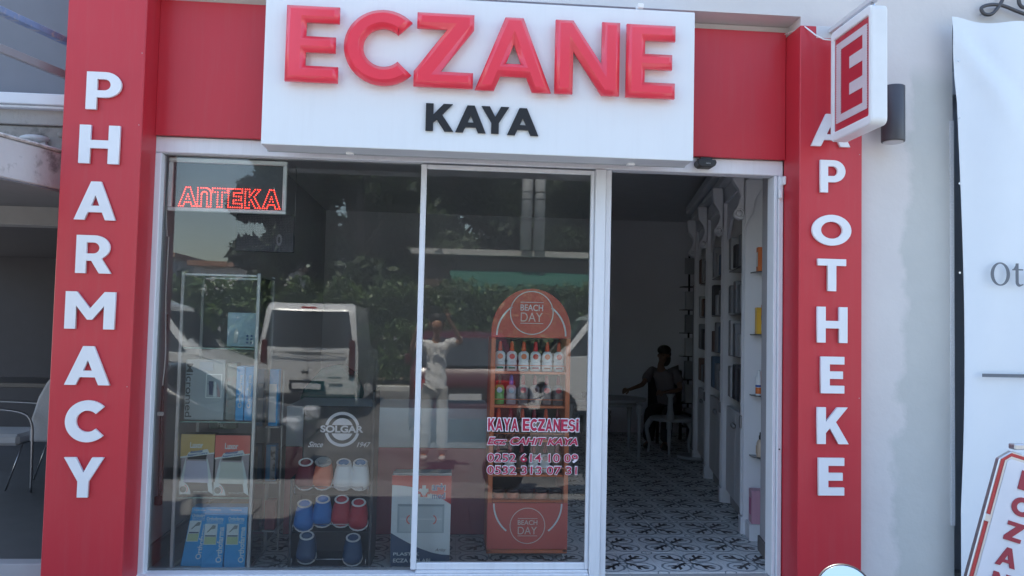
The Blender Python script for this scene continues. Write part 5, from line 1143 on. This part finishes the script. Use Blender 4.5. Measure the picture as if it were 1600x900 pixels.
        MB().tube([(xr-.04,-.1,belt+.06),(xr-.045,.30,belt+.10)],.008).build('wiper',trim,t,world=False); MB().box(xr-.02,xr+.03,-.12,.12,prof_top(prof)-.09,prof_top(prof)-.06).build('brake_light',tail,t,world=False)
    for wx in wheels:
        for s in (-1,1):
            c=(wx,s*(Wd/2-.09),wr)
            mr=Matrix.Rotation(R(90),4,'X')
            wh_=MB().lathe([(wr*.6,-.09),(wr*.95,-.095),(wr,-.06),(wr,.06),(wr*.95,.095),(wr*.6,.09)],c,26,mtx=mr).build('wheel',tyre_m,t,world=False)
            MB().lathe([(.02,-.07),(wr*.58,-.085),(wr*.6,-.09),(wr*.6,.09),(wr*.58,.085),(.02,.07)],c,20,mtx=mr).build('rim',rim_m,wh_,world=False)
            MB().lathe([(wr*1.16,-.012),(wr*1.16,.012)],(wx,s*(Wd/2+.001),wr),26,mtx=mr).build('wheel_arch',trim,t,world=False)
    return t
def prof_top(p): return max(a[1] for a in p)
wpaint=mat('white_car_paint',(.78,.78,.76),.25,coat=.8,var=.02); rpaint=mat('dark_red_car_paint',(.10,.012,.018),.25,coat=.8,var=.02)
vprof=[(x_,z_*1.17) for x_,z_ in [(0.02,.20),(3.85,.20),(3.9,.55),(3.78,.76),(3.15,.95),(2.62,1.50),(2.3,1.60),(.25,1.62),(.08,1.52),(.0,.95)]]
sw=[[(2.05,1.15),(3.0,1.12),(2.55,1.70),(2.05,1.75)]]
sw2=[[(2.45,1.15),(3.02,1.13),(2.56,1.70),(2.45,1.71)],[(1.55,1.17),(2.38,1.15),(2.38,1.71),(1.55,1.75)]]
van0=vehicle('parked_van','white van with its glazed rear towards the shop, mirrored in the left pane','van',wpaint,(-2.27,-9.1,-.32),R(-90),vprof,1.10,1.62,(.75,3.15),sw,(.02,1.17,.10,1.76),(3.1,1.15,2.66,1.70),grp='white vans across the street')
vehicle('parked_van','white van side on, cab to the right, mirrored at the left window edge','van',wpaint,(-6.65,-8.05,-.32),0,vprof,1.10,1.62,(.75,3.15),sw2,(.02,1.17,.10,1.76),(3.1,1.15,2.66,1.70),grp='white vans across the street')
vehicle('parked_van','white van side on, cab to the left, mirrored behind the sun care stand','van',wpaint,(5.0,-9.6,-.32),R(180),vprof,1.10,1.62,(.75,3.15),sw2,(.02,1.17,.10,1.76),(3.1,1.15,2.66,1.70),grp='white vans across the street')
cprof=[(.05,.20),(3.55,.18),(3.62,.5),(3.5,.66),(2.75,.80),(2.1,1.22),(1.7,1.27),(.8,1.25),(.06,.88),(0,.6)]
csw=[[(1.62,.86),(2.55,.84),(2.05,1.17),(1.62,1.20)],[(.7,.88),(1.55,.86),(1.55,1.20),(.85,1.18)]]
vehicle('parked_car','dark red hatchback parked behind the mirrored person','car',rpaint,(.25,-6.6,-.2),R(-90),[(a,b+.12*(b>1)) for a,b in cprof],.85,1.5,(.65,2.85),csw,(.12,.93,.66,1.285),(2.70,.845,2.16,1.285),kind='car',plate=True)
vehicle('parked_car','dark grey hatchback parked on the left with its bonnet mirrored low in the window','car',mat('dark_grey_car_paint',(.10,.105,.11),.28,coat=1,var=.02),(-5.05,-4.45,-.32),0,[(a,b*.9) for a,b in cprof],.78,1.5,(.65,2.85),[[(a,b*.9) for a,b in p] for p in csw],(.12,.825,.66,1.07),(2.70,.755,2.16,1.065),kind='car')
# ================================================================= VEGETATION AND FAR BUILDINGS
leafA=mat('hedge_leaf',(.09,.14,.045),.45,var=.5,scale=1.2); leafB=mat('tree_leaf',(.045,.07,.03),.6,var=.6,scale=.9); leafC=mat('dark_pine_leaf',(.025,.045,.025),.6,var=.5,scale=1)
bark=mat('bark',(.12,.09,.07),.9,bump=.8,bscale=18)
def leaves(name,m,centers,n,size,parent,seed,kind='stuff',loc=None):
    rg=np.random.default_rng(seed); cs=np.array(centers,float)
    vol=cs[:,3]**2; pick=rg.choice(len(cs),n,p=vol/vol.sum()); d=rg.normal(size=(n,3)); d/=np.linalg.norm(d,axis=1)[:,None]
    rr=rg.random(n)**.35; sc_=cs[pick,3]
    p=cs[pick,:3]+d*(rr*sc_)[:,None]*np.array([1,1,.8])
    a=rg.normal(size=(n,3)); a/=np.linalg.norm(a,axis=1)[:,None]; b=np.cross(a,rg.normal(size=(n,3))); b/=np.linalg.norm(b,axis=1)[:,None]
    s=size*(.6+.8*rg.random(n))[:,None]
    v=np.stack([p-a*s,p+b*s*.45,p+a*s,p-b*s*.45],1).reshape(-1,3)
    off=np.array(parent.location if parent else (0,0,0)); v=v-off
    me=bpy.data.meshes.new(name); f=np.arange(4*n).reshape(-1,4); me.from_pydata(v.tolist(),[],f.tolist()); me.materials.append(m)
    o=bpy.data.objects.new(name,me); COL.objects.link(o)
    if parent: o.parent=parent
    return o
def tree(label,x,y,h,cr,seed,m,n=5200,size=.13,low=.16,cat='tree',grp='trees across the street'):
    rg=random.Random(seed); t=thing('tree',label,cat,(x,y,-.21),group=grp)
    top=Vector((x+rg.uniform(-.3,.3),y,h*.75)); base=Vector((x,y,-.25))
    tr=MB().tube([base,base.lerp(top,.4)+Vector((rg.uniform(-.15,.15),0,0)),base.lerp(top,.75),top],[.20,.14,.09,.03],10); tr.build('trunk',bark,t)
    cs=[]
    for i in range(44):
        a=rg.uniform(0,6.28); zz=rg.uniform(low,1.0); rr=cr*math.sqrt(max(.05,1-((zz-.55)/.6)**2))*rg.uniform(.2,1)
        c=(x+rr*math.cos(a),y+rr*math.sin(a)*.8,h*zz); cs.append((*c,rg.uniform(.35,.6)*cr*.6))
        if i%3==0: MB().tube([base.lerp(top,min(.9,zz*.7)),Vector(c)],[.05,.015],6).build('limb',bark,t)
    leaves('crown',m,cs,n,size,t,seed)
tspec=[(-4.6,-16.5,7.2,1.5,leafC,'narrow dark tree with feathery edges against the sky, mirrored beside the red lettered display'),(-2.4,-18.0,9.5,2.9,leafB,'tall dense tree mirrored above the rear facing van'),(-.2,-20.5,10,2.9,leafB,'broad tree mirrored above the photographing person'),(2.2,-22,10.5,3.1,leafB,'broad tree mirrored behind the two pale poles'),(4.6,-19.5,8.5,2.5,leafB,'dense tree mirrored at the right edge of the sliding pane'),(7.6,-20,8,2.6,leafC,'dark tree farther right across the street'),(-1.2,-24,12,3.6,leafC,'tall dark tree standing behind the other trees in the middle'),(4.2,-26,12.5,4.0,leafC,'tall dark tree standing behind the other trees at the right')]
for i,(x,y,h,c,m,l) in enumerate(tspec): tree(l,x,y,h,c,20+i,m,n=20000,size=.16)
hg=thing('hedge','long leafy green hedge along the far side of the street','hedge',(-1,-14.4,-.21))
cs=[(x,-15.75+random.uniform(-.25,.25),z,.42) for x in np.arange(-8.5,9,.33) for z in (.15,.6,1.1,1.6,2.0+random.uniform(-.12,.15))]
leaves('foliage',leafA,cs,34000,.085,hg,5)
for i in range(14): x=-8+i*1.25; MB().tube([(x,-15.75,-.21),(x+.1,-15.75,.9)],[.05,.02],6).build('stem',bark,hg)
cf=thing('cafe_building','low brown building with a pale roof edge and a drooping green awning behind the hedge','building',(1.8,-18,-.21))
bx('wall',mat('brown_wall',(.16,.12,.10),.9),cf,-.8,6.5,-18.6,-17.0,-.2,3.05,bevel=0)
bx('roof_edge',mat('pale_beam',(.55,.53,.48),.7),cf,-1.0,6.7,-18.7,-16.7,3.1,3.25)
awn=MB(); vs=[]
for i in range(29):
    x=0.0+i*.22; sag=.10*abs(math.sin(i*math.pi/7)); 
    vs+=[(x,-17.0,2.72),(x,-16.2,2.48-sag*.5),(x,-16.15,2.12-sag)]
awn.add(vs,[(i*3+j,i*3+j+1,(i+1)*3+j+1,(i+1)*3+j) for i in range(28) for j in range(2)],True); awn.build('awning',mat('dark_green_canvas',(.025,.14,.10),.8),cf)
for i,(x) in enumerate((1.98,2.32)):
    t=thing('utility_pole',['left of two pale banded poles rising above the low roof','right of two pale banded poles rising above the low roof'][i],'pole',(x,-16.3,-.21),group='pale poles across the street')
    MB().tube([(x,-16.45,3.255),(x,-16.45,7.0)],.145,16).build('pole',mat('pale_concrete_pole',(.62,.62,.60),.8),t)
    for z in (4.0,4.55,4.75): MB().lathe([(.15,0),(.15,.03)],(x,-16.45,z),16).build('band',black_plastic,t)
for i,(x0,x1,y,h,c,l) in enumerate([(-26,-17,-46,5.0,(.55,.53,.5),'low pale house farther away at the left'),(-15,-9.5,-44,4.4,(.6,.6,.6),'small white house with a flat roof beyond the hedge'),(12,24,-40,7.5,(.5,.46,.42),'beige apartment house beyond the trees at the right')]):
    t=thing('house',l,'house',((x0+x1)/2,y,-.3),group='distant houses'); bx('wall',mat('far_wall_%s'%'abc'[i],c,.9),t,x0,x1,y-6,y,-.3,h,bevel=0); bx('roof',mat('far_roof',(.35,.2,.14),.9),t,x0-.3,x1+.3,y-6.3,y+.3,h+.01,h+.3)
    for k in range(int((x1-x0)/2)):
        for f in range(max(1,int(h/2.8))): bx('window',dglass,t,x0+.6+k*2,x0+1.6+k*2,y+.001,y+.05,1+f*2.6,2.2+f*2.6,bevel=0)
fw=bx('far_wood',leafC,None,-40,40,-52,-50,-.3,2.5,bevel=0); bpy.data.objects.remove(fw)
lcs=[(x+random.uniform(-1,1),-58+random.uniform(-3,3),random.uniform(.5,3.5),2.2) for x in np.arange(-70,70,2.0)]
fo_=leaves('far_woodland',leafB,lcs,22000,.5,None,77); tag(fo_,'far dark belt of trees on the horizon','woodland',kind='stuff')
